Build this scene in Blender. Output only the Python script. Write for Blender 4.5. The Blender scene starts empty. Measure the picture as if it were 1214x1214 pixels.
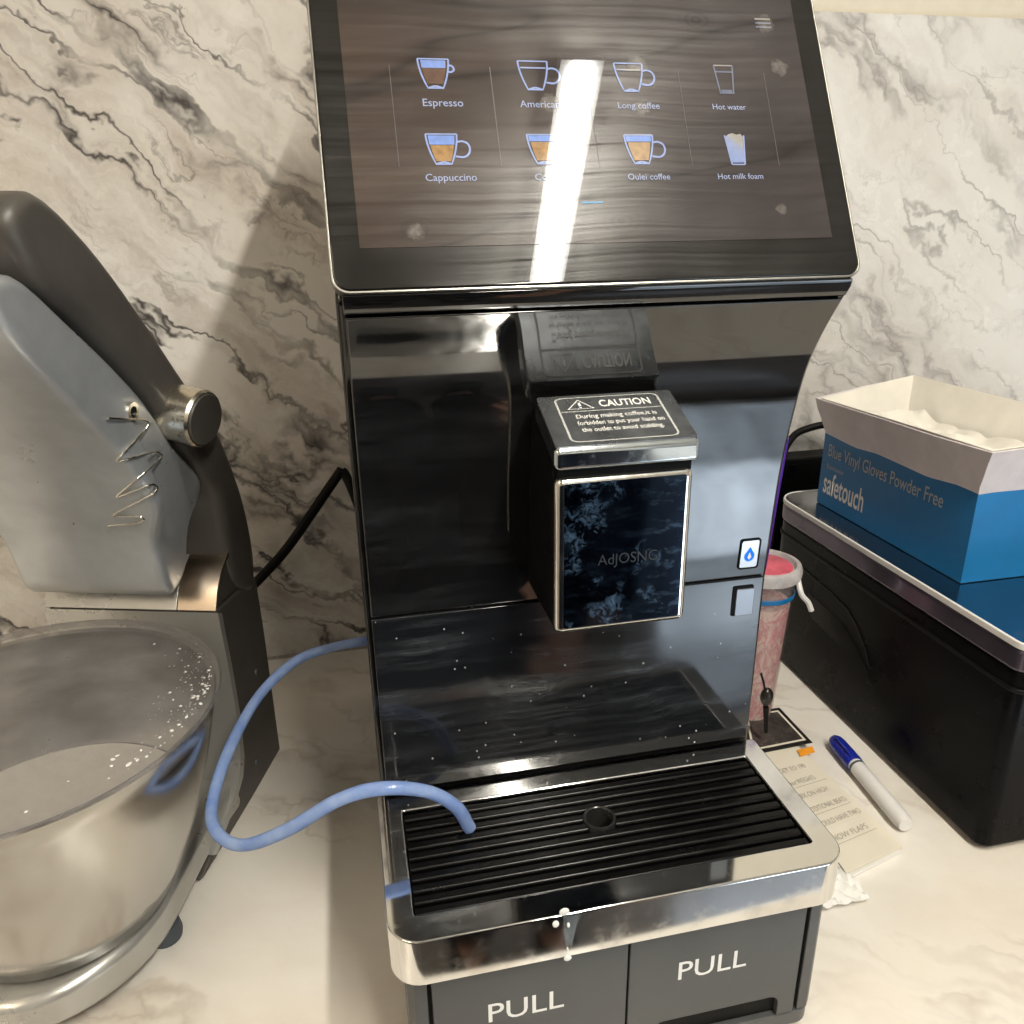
import bpy, bmesh, math, random
from mathutils import Vector, Matrix
random.seed(7)
scene = bpy.context.scene
COL = scene.collection

# ------------------------------------------------------------------ camera
R_ = Vector((0.97775935, -0.20909867, -0.01626033))
U_ = Vector((0.08734305, 0.33548022, 0.93798945))
F_ = Vector((0.19067733, 0.91854819, -0.34628224))
C_ = Vector((-0.14438742, -0.34589941, 0.39219027))
FPX = 928.7976
cam_data = bpy.data.cameras.new('camera')
cam = bpy.data.objects.new('camera', cam_data)
COL.objects.link(cam)
cam.matrix_world = Matrix(((R_.x, U_.x, -F_.x, C_.x), (R_.y, U_.y, -F_.y, C_.y), (R_.z, U_.z, -F_.z, C_.z), (0, 0, 0, 1)))
cam_data.sensor_width = 36
cam_data.sensor_fit = 'HORIZONTAL'
cam_data.lens = 36 * FPX / 1214
cam_data.clip_start = 0.01
cam_data.clip_end = 100
scene.camera = cam

# ------------------------------------------------------------------ world, exposure
world = bpy.data.worlds.new('World')
scene.world = world
world.use_nodes = True
world.node_tree.nodes['Background'].inputs[0].default_value = (0.02, 0.02, 0.022, 1)
world.node_tree.nodes['Background'].inputs[1].default_value = 0.3
scene.view_settings.view_transform = 'Standard'
scene.view_settings.look = 'None'
scene.view_settings.exposure = 0.0
scene.view_settings.gamma = 1.0
TUBE_EMIT = 178.0
FILL_EMIT = 58.0
WINDOW_EMIT = 5.0
scene.render.resolution_x = 1024
scene.render.resolution_y = 1024
cy = scene.cycles
cy.use_denoising = True
cy.max_bounces = 10
cy.glossy_bounces = 6
cy.transmission_bounces = 6
cy.transparent_max_bounces = 8
cy.caustics_reflective = True
cy.sample_clamp_indirect = 6.0

H = -0.16          # counter top, below the drip tray rim (z = 0)
YW = 0.637         # backsplash plane


# ------------------------------------------------------------------ helpers
def ray(u, v):
    return F_ + R_ * ((u - 607) / FPX) - U_ * ((v - 607) / FPX)


def on_plane(u, v, P, n):
    d = ray(u, v)
    return C_ + d * ((Vector(P) - C_).dot(n) / d.dot(n))


def ony(u, v, y): return on_plane(u, v, (0, y, 0), Vector((0, 1, 0)))
def onz(u, v, z): return on_plane(u, v, (0, 0, z), Vector((0, 0, 1)))
def onx(u, v, x): return on_plane(u, v, (x, 0, 0), Vector((1, 0, 0)))


def tag(o, label=None, cat=None, group=None, kind=None):
    if label: o['label'] = label
    if cat: o['category'] = cat
    if group: o['group'] = group
    if kind: o['kind'] = kind
    return o


def thing(name, label, cat, loc=(0, 0, 0), group=None):
    o = bpy.data.objects.new(name, None)
    o.empty_display_size = 0.02
    COL.objects.link(o)
    o.location = loc
    tag(o, label, cat, group)
    return o


def mk(name, bm, mat, parent=None, bevel=0, seg=2, angle=38, smooth=True, sub=0):
    me = bpy.data.meshes.new(name)
    bmesh.ops.recalc_face_normals(bm, faces=bm.faces)
    bm.to_mesh(me)
    bm.free()
    me.materials.append(mat)
    if smooth:
        me.shade_smooth()
        me.set_sharp_from_angle(angle=math.radians(angle))
    o = bpy.data.objects.new(name, me)
    COL.objects.link(o)
    if parent is not None:
        o.parent = parent
        if parent.type == 'EMPTY':
            o.matrix_parent_inverse = Matrix.Translation(-Vector(parent.location))
    if bevel:
        m = o.modifiers.new('bevel', 'BEVEL')
        m.width = bevel
        m.segments = seg
        m.limit_method = 'ANGLE'
        m.angle_limit = math.radians(40)
        m.harden_normals = True
    if sub:
        m = o.modifiers.new('sub', 'SUBSURF')
        m.levels = m.render_levels = sub
    return o


def box(bm, x0, x1, y0, y1, z0, z1, T=None):
    vs = [bm.verts.new(Vector(p)) for p in ((x0, y0, z0), (x1, y0, z0), (x1, y1, z0), (x0, y1, z0), (x0, y0, z1), (x1, y0, z1), (x1, y1, z1), (x0, y1, z1))]
    if T:
        for v in vs: v.co = T(*v.co)
    for f in ((0, 1, 2, 3), (4, 5, 6, 7), (0, 1, 5, 4), (1, 2, 6, 5), (2, 3, 7, 6), (3, 0, 4, 7)):
        bm.faces.new([vs[i] for i in f])
    return vs


def prism(bm, A, B, capA=True, capB=True):
    a = [bm.verts.new(Vector(p)) for p in A]
    b = [bm.verts.new(Vector(p)) for p in B]
    n = len(a)
    for i in range(n):
        j = (i + 1) % n
        bm.faces.new((a[i], a[j], b[j], b[i]))
    if capA: bm.faces.new(a)
    if capB: bm.faces.new(b)


def bbox_mesh(*a):
    bm = bmesh.new()
    box(bm, *a)
    return bm


def rrect(x0, x1, y0, y1, r, n=5):
    """rounded rectangle, counter-clockwise; r is one radius or four (bl, br, tr, tl)"""
    rs = r if isinstance(r, (tuple, list)) else (r,) * 4
    out = []
    for (cx, cy_, a0, rr) in ((x0 + rs[0], y0 + rs[0], 180, rs[0]), (x1 - rs[1], y0 + rs[1], 270, rs[1]), (x1 - rs[2], y1 - rs[2], 0, rs[2]), (x0 + rs[3], y1 - rs[3], 90, rs[3])):
        m = n if rr > 1e-5 else 0
        for k in range(m + 1):
            a = math.radians(a0 + (90 * k / m if m else 45))
            out.append((cx + rr * math.cos(a), cy_ + rr * math.sin(a)))
    return out


def ring_prism(bm, outer, inner, f0, f1):
    """a frame between two loops with the same number of points; f0, f1 map 2D to 3D"""
    n = len(outer)
    o0 = [bm.verts.new(f0(*p)) for p in outer]; o1 = [bm.verts.new(f1(*p)) for p in outer]
    i0 = [bm.verts.new(f0(*p)) for p in inner]; i1 = [bm.verts.new(f1(*p)) for p in inner]
    for k in range(n):
        j = (k + 1) % n
        bm.faces.new((o0[k], o0[j], o1[j], o1[k]))
        bm.faces.new((i0[j], i0[k], i1[k], i1[j]))
        bm.faces.new((o1[k], o1[j], i1[j], i1[k]))
        bm.faces.new((o0[j], o0[k], i0[k], i0[j]))


def catmull(P, per=8):
    P = [Vector(p) for p in P]
    Q = [P[0] * 2 - P[1]] + P + [P[-1] * 2 - P[-2]]
    out = []
    for i in range(1, len(Q) - 2):
        p0, p1, p2, p3 = Q[i - 1:i + 3]
        for k in range(per):
            t = k / per
            out.append(0.5 * ((2 * p1) + (p2 - p0) * t + (2 * p0 - 5 * p1 + 4 * p2 - p3) * t * t + (3 * p1 - p0 - 3 * p2 + p3) * t ** 3))
    out.append(P[-1])
    return out


def tube(bm, pts, r, n=12, cap=True):
    pts = [Vector(p) for p in pts]
    rings = []
    t0 = (pts[1] - pts[0]).normalized()
    nrm = t0.orthogonal().normalized()
    for i, p in enumerate(pts):
        t = (pts[min(i + 1, len(pts) - 1)] - pts[max(i - 1, 0)]).normalized()
        nrm = (nrm - t * nrm.dot(t)).normalized()
        b = t.cross(nrm)
        rr = r(i / (len(pts) - 1)) if callable(r) else r
        rings.append([bm.verts.new(p + (nrm * math.cos(a) + b * math.sin(a)) * rr) for a in [2 * math.pi * k / n for k in range(n)]])
    for A, B in zip(rings, rings[1:]):
        for k in range(n):
            j = (k + 1) % n
            bm.faces.new((A[k], A[j], B[j], B[k]))
    if cap:
        bm.faces.new(rings[0]); bm.faces.new(rings[-1][::-1])


def lathe(bm, prof, c, axis=(0, 0, 1), n=40, closed=False):
    ax = Vector(axis).normalized()
    u = ax.orthogonal().normalized(); w = ax.cross(u)
    c = Vector(c)
    rings = []
    for (r, h) in prof:
        if r < 1e-6:
            rings.append([bm.verts.new(c + ax * h)])
        else:
            rings.append([bm.verts.new(c + ax * h + (u * math.cos(a) + w * math.sin(a)) * r) for a in [2 * math.pi * k / n for k in range(n)]])
    pairs = list(zip(rings, rings[1:]))
    if closed: pairs.append((rings[-1], rings[0]))
    for A, B in pairs:
        for k in range(n):
            j = (k + 1) % n
            if len(A) == 1 and len(B) == 1: continue
            if len(A) == 1: bm.faces.new((A[0], B[j], B[k]))
            elif len(B) == 1: bm.faces.new((A[k], A[j], B[0]))
            else: bm.faces.new((A[k], A[j], B[j], B[k]))


def text(name, body, mat, parent, f, x0, x1, y0=None, y1=None, bold=0.0, shear=0.0, align_h=None):
    """flat lettering: fitted into x0..x1 (and y0..y1); f maps 2D to 3D"""
    cu = bpy.data.curves.new(name, 'FONT')
    cu.body = body
    cu.size = 1
    cu.offset = bold
    cu.resolution_u = 3
    o = bpy.data.objects.new(name, cu)
    COL.objects.link(o)
    dg = bpy.context.evaluated_depsgraph_get()
    me = bpy.data.meshes.new_from_object(o.evaluated_get(dg))
    bpy.data.objects.remove(o)
    bpy.data.curves.remove(cu)
    xs = [v.co.x for v in me.vertices]; ys = [v.co.y for v in me.vertices]
    sx = (x1 - x0) / (max(xs) - min(xs))
    sy = sx if y1 is None else (y1 - y0) / (max(ys) - min(ys))
    mx, my = min(xs), (min(ys) if y1 is not None else 0)
    for v in me.vertices:
        X = x0 + (v.co.x - mx) * sx; Y = (y0 or 0) + (v.co.y - my) * sy
        v.co = f(X + shear * Y, Y)
    me.materials.clear(); me.materials.append(mat)
    ob = bpy.data.objects.new(name, me)
    COL.objects.link(ob)
    if parent is not None:
        ob.parent = parent
        if parent.type == 'EMPTY':
            ob.matrix_parent_inverse = Matrix.Translation(-Vector(parent.location))
    return ob


def stroke(bm, pts, w, f, closed=False):
    P = [Vector(p) for p in pts]
    n = len(P)
    L, Rr = [], []
    for i in range(n):
        a = P[(i - 1) % n] if (closed or i > 0) else P[i]
        b = P[(i + 1) % n] if (closed or i < n - 1) else P[i]
        t = (b - a).normalized()
        nn = Vector((-t.y, t.x)) * (w / 2)
        L.append(bm.verts.new(f(*(P[i] + nn)))); Rr.append(bm.verts.new(f(*(P[i] - nn))))
    for i in range(n if closed else n - 1):
        j = (i + 1) % n
        bm.faces.new((L[i], L[j], Rr[j], Rr[i]))


def fill(bm, pts, f):
    bm.faces.new([bm.verts.new(f(*p)) for p in pts])


# ------------------------------------------------------------------ node helpers
class G:
    def __init__(s, name):
        s.m = bpy.data.materials.new(name)
        s.m.use_nodes = True
        s.t = s.m.node_tree
        s.t.nodes.clear()
        s.out = s.t.nodes.new('ShaderNodeOutputMaterial')

    def n(s, ty, ins=None, **kw):
        nd = s.t.nodes.new('ShaderNode' + ty)
        for k, v in kw.items(): setattr(nd, k, v)
        for k, v in (ins or {}).items():
            sock = nd.inputs[k]
            if hasattr(v, 'is_linked') or isinstance(v, bpy.types.NodeSocket):
                s.t.links.new(v, sock)
            else:
                if isinstance(v, tuple) and len(v) == 3 and sock.type == 'RGBA': v = (*v, 1)
                sock.default_value = v
        return nd

    def coord(s): return s.n('TexCoord').outputs['Object']

    def mapping(s, vec, scale=(1, 1, 1), rot=(0, 0, 0), loc=(0, 0, 0)):
        return s.n('Mapping', {'Vector': vec, 'Scale': scale, 'Rotation': rot, 'Location': loc}).outputs[0]

    def noise(s, vec, scale, detail=4, rough=.55, dist=0.0):
        return s.n('TexNoise', {'Vector': vec, 'Scale': scale, 'Detail': detail, 'Roughness': rough, 'Distortion': dist}).outputs[0]

    def math(s, op, a, b=0.0, clamp=False):
        nd = s.n('Math', {0: a, 1: b}, operation=op); nd.use_clamp = clamp
        return nd.outputs[0]

    def ramp(s, fac, stops):
        nd = s.n('ValToRGB', {0: fac})
        e = nd.color_ramp.elements
        while len(e) < len(stops): e.new(0.5)
        for el, (p, c) in zip(e, stops):
            el.position = p
            el.color = (c, c, c, 1) if isinstance(c, (int, float)) else (*c, 1)
        return nd.outputs[0]

    def mix(s, fac, a, b, mode='MIX'):
        nd = s.n('Mix', data_type='RGBA', blend_type=mode)
        for idx, v in ((0, fac), (6, a), (7, b)):
            if isinstance(v, bpy.types.NodeSocket): s.t.links.new(v, nd.inputs[idx])
            else: nd.inputs[idx].default_value = (*v, 1) if isinstance(v, tuple) and len(v) == 3 else v
        return nd.outputs[2]

    def bump(s, h, strength=.2, dist=.001):
        return s.n('Bump', {'Height': h, 'Strength': strength, 'Distance': dist}).outputs[0]

    def bsdf(s, **kw):
        ins = {}
        names = dict(color='Base Color', rough='Roughness', metal='Metallic', spec='Specular IOR Level', coat='Coat Weight', coat_rough='Coat Roughness', normal='Normal', trans='Transmission Weight', ior='IOR', alpha='Alpha', emit='Emission Color', emit_s='Emission Strength', aniso='Anisotropic', sss='Subsurface Weight', sheen='Sheen Weight')
        for k, v in kw.items(): ins[names[k]] = v
        return s.n('BsdfPrincipled', ins).outputs[0]

    def done(s, sh):
        s.t.links.new(sh, s.out.inputs[0])
        return s.m


def plain(name, color, rough=.5, metal=0.0, var=.12, scale=60, **kw):
    """a procedural material: colour and roughness broken by fine noise"""
    g = G(name)
    c = g.coord()
    nz = g.noise(c, scale, 5)
    dark = tuple(x * (1 - var) for x in color); light = tuple(min(1, x * (1 + var)) for x in color)
    col = g.ramp(nz, [(.3, dark), (.7, light)])
    rg = g.ramp(g.noise(c, scale * .35, 6, .65), [(.3, max(0, rough * (1 - 1.6 * var))), (.75, min(1, rough * (1 + 2 * var)))])
    return g.done(g.bsdf(color=col, rough=rg, metal=metal, **kw))


def glossy_black(name, color, rough, smear=.5, scale=(5, 40, 40), spots=0.0, tint=(.5, .55, .62), spec=.5, rot=0.0, wav=0.0, coat=0.0):
    """black gloss with wiped smears (a dull film) and dried drops"""
    g = G(name)
    c = g.coord()
    w = g.noise(c, 9, 2)
    off = g.n('VectorMath', {0: c, 1: g.n('VectorMath', {0: g.n('CombineXYZ', {0: 0.0, 1: w, 2: w}).outputs[0], 1: (0, .025, .025)}, operation='MULTIPLY').outputs[0]}, operation='ADD').outputs[0]
    st = g.noise(g.mapping(off, scale, (0, rot, 0)), 1.0, 8, .7)
    big = g.noise(c, 14, 3)
    film = g.math('MULTIPLY', g.ramp(st, [(.45, 0.0), (.75, 1.0)]), g.ramp(big, [(.4, .15), (.68, 1.0)]))
    col = g.mix(g.math('MULTIPLY', film, .045 * smear), color, tint)
    rg = g.math('ADD', g.math('MULTIPLY', film, .22 * smear), rough)
    if spots:
        vo = g.n('TexVoronoi', {'Vector': g.mapping(c, (1, 1, .8)), 'Scale': 150.0, 'Randomness': 1.0}, feature='F1')
        pick = g.ramp(g.n('SeparateColor', {0: vo.outputs['Color']}).outputs[0], [(1 - spots, 0.0), (1 - spots + .02, 1.0)])
        sz = g.math('MULTIPLY', g.n('SeparateColor', {0: vo.outputs['Color']}).outputs[1], .2)
        dot = g.math('LESS_THAN', vo.outputs['Distance'], g.math('ADD', g.math('MULTIPLY', sz, .8), .02))
        d = g.math('MULTIPLY', pick, dot)
        col = g.mix(g.math('MULTIPLY', d, .5), col, (.75, .76, .74))
        rg = g.math('ADD', rg, g.math('MULTIPLY', d, .4), clamp=True)
    kw = {}
    if wav:
        kw['normal'] = g.bump(g.noise(g.mapping(c, (1, 1, 2.2)), 13, 1, .4), wav, .004)
    return g.done(g.bsdf(color=col, rough=rg, spec=spec, coat=coat, coat_rough=rough, **kw))


def chrome(name, color=(.82, .82, .80), rough=.05, stain=.0, scale=40, brushed=None, rot=(0, 0, 0)):
    g = G(name)
    c = g.coord()
    sm = g.ramp(g.noise(c, scale, 6, .7), [(.5, 0.0), (.72, 1.0)])
    rg = g.math('ADD', g.math('MULTIPLY', sm, .02 if brushed else .12), rough)
    kw = {}
    if brushed:
        b = g.noise(g.mapping(c, brushed, rot), 1, 4, .6)
        rg = g.math('ADD', rg, g.math('MULTIPLY', b, .15))
        kw['normal'] = g.bump(b, .05, .0003)
    metal = g.bsdf(color=color, rough=rg, metal=1.0, **kw)
    if stain:
        st = g.math('MULTIPLY', g.ramp(g.noise(c, scale * .8, 8, .75, .6), [(.58, 0.0), (.72, 1.0)]), g.ramp(g.noise(c, 22, 2), [(.5, 0.0), (.62, 1.0)]))
        film = g.bsdf(color=(.30, .46, .66), rough=.35)
        sh = g.n('MixShader', {0: g.math('MULTIPLY', st, stain), 1: metal, 2: film}).outputs[0]
        return g.done(sh)
    return g.done(metal)


def marble(name, base, vein, warm, scale, rot, strength, fine=1.0, stretch=(1, 1, 1), rough=.25, cloud=.5, longv=.9, smoke=(.36, .31, .28), fade=0.0):
    g = G(name)
    c = g.coord()
    warp = g.n('TexNoise', {'Vector': c, 'Scale': 4.5 * scale, 'Detail': 5.0, 'Roughness': .6}).outputs[1]
    off = g.n('VectorMath', {0: g.n('VectorMath', {0: warp, 1: (.5, .5, .5)}, operation='SUBTRACT').outputs[0], 1: (.22 / scale,) * 3}, operation='MULTIPLY').outputs[0]
    p = g.n('VectorMath', {0: c, 1: off}, operation='ADD').outputs[0]
    mp = g.mapping(g.mapping(p, rot=rot), stretch)

    def ridge(sc, width, det=3, loc=(0, 0, 0)):
        n = g.noise(g.mapping(mp, loc=loc), sc * scale, det, .5)
        a = g.math('ABSOLUTE', g.math('SUBTRACT', n, .5))
        return g.ramp(a, [(0.0, 1.0), (width * .35, .55), (width, 0.0)])
    lm = g.mapping(mp, (.42, 1, 1.25))
    la = g.math('ABSOLUTE', g.math('SUBTRACT', g.noise(g.mapping(lm, loc=(7, 2, 4)), 3.6 * scale, 3, .45), .5))
    lv = g.math('MULTIPLY', g.ramp(la, [(0.0, 1.0), (.006, .8), (.018, 0.0)]), g.ramp(g.noise(g.mapping(c, loc=(1, 5, 3)), 6 * scale, 4), [(.36, .15), (.6, 1.0)]))
    mask = g.ramp(g.noise(c, 5 * scale, 3), [(.42, 0.0), (.62, 1.0)])
    mask2 = g.ramp(g.noise(g.mapping(c, loc=(3, 1, 2)), 7 * scale, 3), [(.45, 0.0), (.65, 1.0)])
    v1 = g.math('MULTIPLY', ridge(2.6, .026, 4), g.math('ADD', g.math('MULTIPLY', mask, .9), .1))
    v2 = g.math('MULTIPLY', ridge(7.5, .022, 5, (5, 3, 1)), mask2)
    v3 = g.math('MULTIPLY', g.ramp(g.noise(mp, 9 * scale, 8, .7), [(.52, 0.0), (.72, .8)]), mask)
    bl = g.math('MULTIPLY', g.ramp(g.noise(c, 42 * scale, 6, .7), [(.60, 0.0), (.68, 1.0)]), g.math('MULTIPLY', mask2, .8))
    tot = g.math('MAXIMUM', g.math('MAXIMUM', v1, g.math('MULTIPLY', v2, .7 * fine)), g.math('MULTIPLY', bl, fine))
    tot = g.math('MAXIMUM', tot, g.math('MULTIPLY', lv, longv))
    b2 = g.mix(g.ramp(g.noise(c, 3.4 * scale, 5, .6), [(.35, 0.0), (.7, 1.0)]), base, warm)
    cl1 = g.ramp(g.noise(g.mapping(mp, (.7, 1, 1.2), loc=(2, 4, 1)), 5 * scale, 7, .68), [(.46, 0.0), (.70, 1.0)])
    b2 = g.mix(g.math('MULTIPLY', cl1, cloud), b2, smoke)
    halo = g.math('MULTIPLY', ridge(2.6, .11, 4), g.math('ADD', g.math('MULTIPLY', mask, .8), .1))
    b2 = g.mix(g.math('MULTIPLY', halo, cloud * .8), b2, smoke)
    if fade:
        sx = g.n('SeparateXYZ', {0: c}).outputs[0]
        calm = g.ramp(g.math('ADD', sx, g.math('MULTIPLY', g.noise(c, 4, 3), .3)), [(.18, 1.0), (.50, fade)])
        b2 = g.mix(calm, base, b2)
        tot = g.math('MULTIPLY', tot, calm)
    col = g.mix(g.math('MULTIPLY', tot, strength), b2, vein)
    rg = g.ramp(g.noise(c, 30, 4), [(.3, rough * .8), (.7, rough * 1.4)])
    return g.done(g.bsdf(color=col, rough=rg, spec=.4))


# ------------------------------------------------------------------ materials
M = {}
M['backsplash'] = marble('backsplash_marble', (.80, .79, .77), (.05, .044, .045), (.70, .66, .60), 1.5, (0, math.radians(-38), 0), .97, .75, (.5, 1, 1.8), .22, .66, 1.0, (.36, .29, .24), .5)
M['counter'] = marble('counter_marble', (.78, .76, .72), (.34, .27, .21), (.74, .69, .61), 1.3, (0, 0, math.radians(35)), .5, .15, (.7, 1.6, 1), .16, .25, .5, (.58, .49, .40))
M['paint'] = plain('cream_paint', (.74, .69, .58), .6, var=.03)
M['ceiling'] = plain('ceiling_paint', (.74, .72, .68), .8, var=.03)
M['floor'] = plain('floor_tile', (.11, .10, .095), .2, var=.2, scale=6)
M['roomwall'] = plain('room_paint', (.58, .56, .53), .7, var=.05)
M['navy'] = plain('navy_cupboard', (.010, .014, .028), .45, var=.1, spec=.2)
M['white_enamel'] = plain('white_enamel', (.72, .75, .79), .3, var=.03)
M['panel'] = glossy_black('panel_gloss_black', (.006, .006, .0065), .035, .9, (6, 60, 60), .0, wav=.16, coat=1.0)
M['panel_low'] = glossy_black('lower_panel_gloss_black', (.008, .009, .011), .085, 2.4, (4, 75, 75), .30, coat=.3)
M['body'] = glossy_black('body_gloss_black', (.006, .006, .006), .09, .6, (8, 8, 60))
M['black'] = plain('matte_black', (.003, .003, .003), .5, spec=.12)
M['grille'] = plain('grille_black_plastic', (.0025, .0025, .0025), .24, scale=120, spec=.2)
M['ring'] = plain('ring_plastic', (.02, .02, .02), .25, scale=100, spec=.6)
M['chrome'] = chrome('tray_chrome', (.80, .80, .79), .065, .0)
M['cap_chrome'] = chrome('spout_chrome', (.62, .68, .72), .08, .75, 75)
M['rim_metal'] = chrome('screen_rim_metal', (.36, .35, .32), .3)
M['plate_chrome'] = chrome('spout_edge_chrome', (.78, .76, .70), .12)
g = G('spout_dark_mirror')
c = g.coord()
sc1 = g.ramp(g.noise(g.mapping(c, (60, 60, 190), (0, .5, 0)), 1, 8, .75), [(.52, 0.0), (.75, 1.0)])
bl1 = g.math('MULTIPLY', g.ramp(g.noise(c, 150, 7, .75, .8), [(.48, 0.0), (.74, 1.0)]), g.ramp(g.noise(g.mapping(c, loc=(.013, 0, .02)), 48, 2), [(.52, 0.0), (.64, 1.0)]))
sx_ = g.n('SeparateXYZ', {0: c}).outputs
edge = g.math('MULTIPLY', g.ramp(g.math('MULTIPLY', g.math('SUBTRACT', sx_[0], .0), 25.0), [(.35, .1), (1.0, 1.0)]), sc1)
fm = g.math('MAXIMUM', g.math('MULTIPLY', bl1, .30), g.math('MULTIPLY', edge, .26))
mt = g.bsdf(color=(.022, .034, .060), rough=.07, metal=1.0)
fl_ = g.bsdf(color=(.20, .38, .66), rough=.45)
M['dark_mirror'] = g.done(g.n('MixShader', {0: fm, 1: mt, 2: fl_}).outputs[0])
M['steel_edge'] = chrome('bright_edge', (.85, .83, .78), .16)
M['satin'] = plain('satin_black', (.31, .33, .35), .30, .85, var=.2, scale=90)
M['drawer'] = plain('drawer_grey', (.066, .069, .071), .42, var=.06, scale=25, spec=.5)
M['print'] = plain('white_print', (.80, .80, .78), .5, var=.05)
M['print_grey'] = plain('grey_print', (.45, .46, .45), .5, var=.15, scale=900)
M['logo_grey'] = plain('etched_grey', (.012, .014, .016), .4, var=.2)
M['steel'] = chrome('bowl_steel', (.56, .55, .53), .12, 0, 9, (6, 6, 700))
M['knob'] = chrome('knob_steel', (.70, .65, .55), .24, 0, 6)
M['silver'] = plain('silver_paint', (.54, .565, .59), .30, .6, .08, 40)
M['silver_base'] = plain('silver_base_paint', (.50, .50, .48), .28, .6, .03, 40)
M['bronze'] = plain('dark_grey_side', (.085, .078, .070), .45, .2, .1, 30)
M['copper'] = chrome('column_satin_metal', (.60, .50, .40), .28)
M['wire'] = chrome('wire_chrome', (.85, .83, .76), .15)
M['rubber'] = plain('grey_rubber', (.07, .085, .10), .7)
M['cord'] = plain('black_rubber_cord', (.004, .004, .004), .5, spec=.2)
M['gl_blue'] = plain('blue_carton', (.0, .14, .37), .45, var=.06, scale=40)
M['carton_in'] = plain('pale_carton', (.80, .77, .70), .7, var=.06, scale=30)
M['carton_shaded'] = plain('shaded_carton', (.72, .67, .69), .65, var=.08, scale=35)  # pale carton again, with the shade on its outer wall put into the colour
M['app_black'] = plain('appliance_black', (.0035, .0035, .0045), .30, var=.15, scale=70, spec=.10)
M['app_top'] = chrome('appliance_glass_top', (.34, .35, .37), .12)
M['purple_reflect'] = plain('appliance_rim_band', (.13, .11, .15), .15, .6, .3, 12)  # purplish colour stands for the reflections on the rim
M['paper'] = plain('pad_paper', (.74, .69, .58), .75, var=.04, scale=25)
M['paper_white'] = plain('white_paper', (.80, .79, .76), .75, var=.04, scale=30)
M['ink'] = plain('pencil_grey', (.33, .30, .27), .8, var=.3, scale=300)
M['orange'] = plain('orange_print', (.85, .33, .02), .6, var=.05)
M['card_black'] = plain('card_black', (.010, .009, .009), .35)
M['card_grey'] = plain('card_dark_photo', (.05, .043, .04), .3, var=.5, scale=70)
M['blue_cap'] = plain('blue_cap_plastic', (.008, .02, .28), .3, var=.1)
M['white_plastic'] = plain('white_plastic', (.74, .73, .72), .35, var=.03)
M['purple'] = plain('purple_straw_plastic', (.09, .02, .30), .3, var=.08)
M['pink_lid'] = plain('pink_contents', (.62, .10, .15), .35, var=.25, scale=60)
M['fob'] = plain('dark_fob', (.02, .018, .014), .35, var=.4, scale=80)
M['latch_face'] = plain('latch_silver', (.16, .17, .19), .2, .4, .06, 30)
M['button_face'] = plain('button_glass', (.50, .54, .60), .12, .2, .06, 30)
M['blind'] = plain('blind_fabric', (.42, .44, .47), .7, var=.05)
M['skin'] = plain('skin', (.50, .29, .21), .5, var=.06)
M['jacket'] = plain('dark_navy_fabric', (.010, .013, .026), .8, var=.2, scale=200)
M['milk'] = plain('milk_white', (.80, .80, .78), .2, var=.02)


def emit_mat(name, col, s):
    g = G(name)
    nz = g.noise(g.coord(), 3, 2)
    c = g.ramp(nz, [(.2, tuple(x * .96 for x in col)), (.8, col)])
    return g.done(g.n('Emission', {0: c, 1: s}).outputs[0])


def reflection_glow():
    g = G('reflection_glow')  # glow shaped for the bright patch mirrored in the front panel
    z = g.n('SeparateXYZ', {0: g.coord()}).outputs[2]
    nz = g.noise(g.coord(), 5, 3)
    k = g.math('ADD', g.ramp(nz, [(.3, .45), (.65, 1.0)]), 0.0)
    return g.done(g.n('Emission', {0: (.74, .87, 1.0, 1), 1: g.math('MULTIPLY', g.math('MULTIPLY', k, g.ramp(g.math('ADD', z, 1.0), [(.24, .30), (.31, 1.0)])), 9.0)}).outputs[0])


M['tube'] = emit_mat('tube_light', (1.0, .94, .82), TUBE_EMIT)
M['fill_tube'] = emit_mat('fill_tube_light', (1.0, .82, .60), FILL_EMIT)
M['daylight'] = emit_mat('window_daylight', (.72, .86, 1.0), WINDOW_EMIT)
M['reflection_glow'] = reflection_glow()
M['blue_led'] = emit_mat('blue_led', (.03, .25, 1.0), 1.0)


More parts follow.
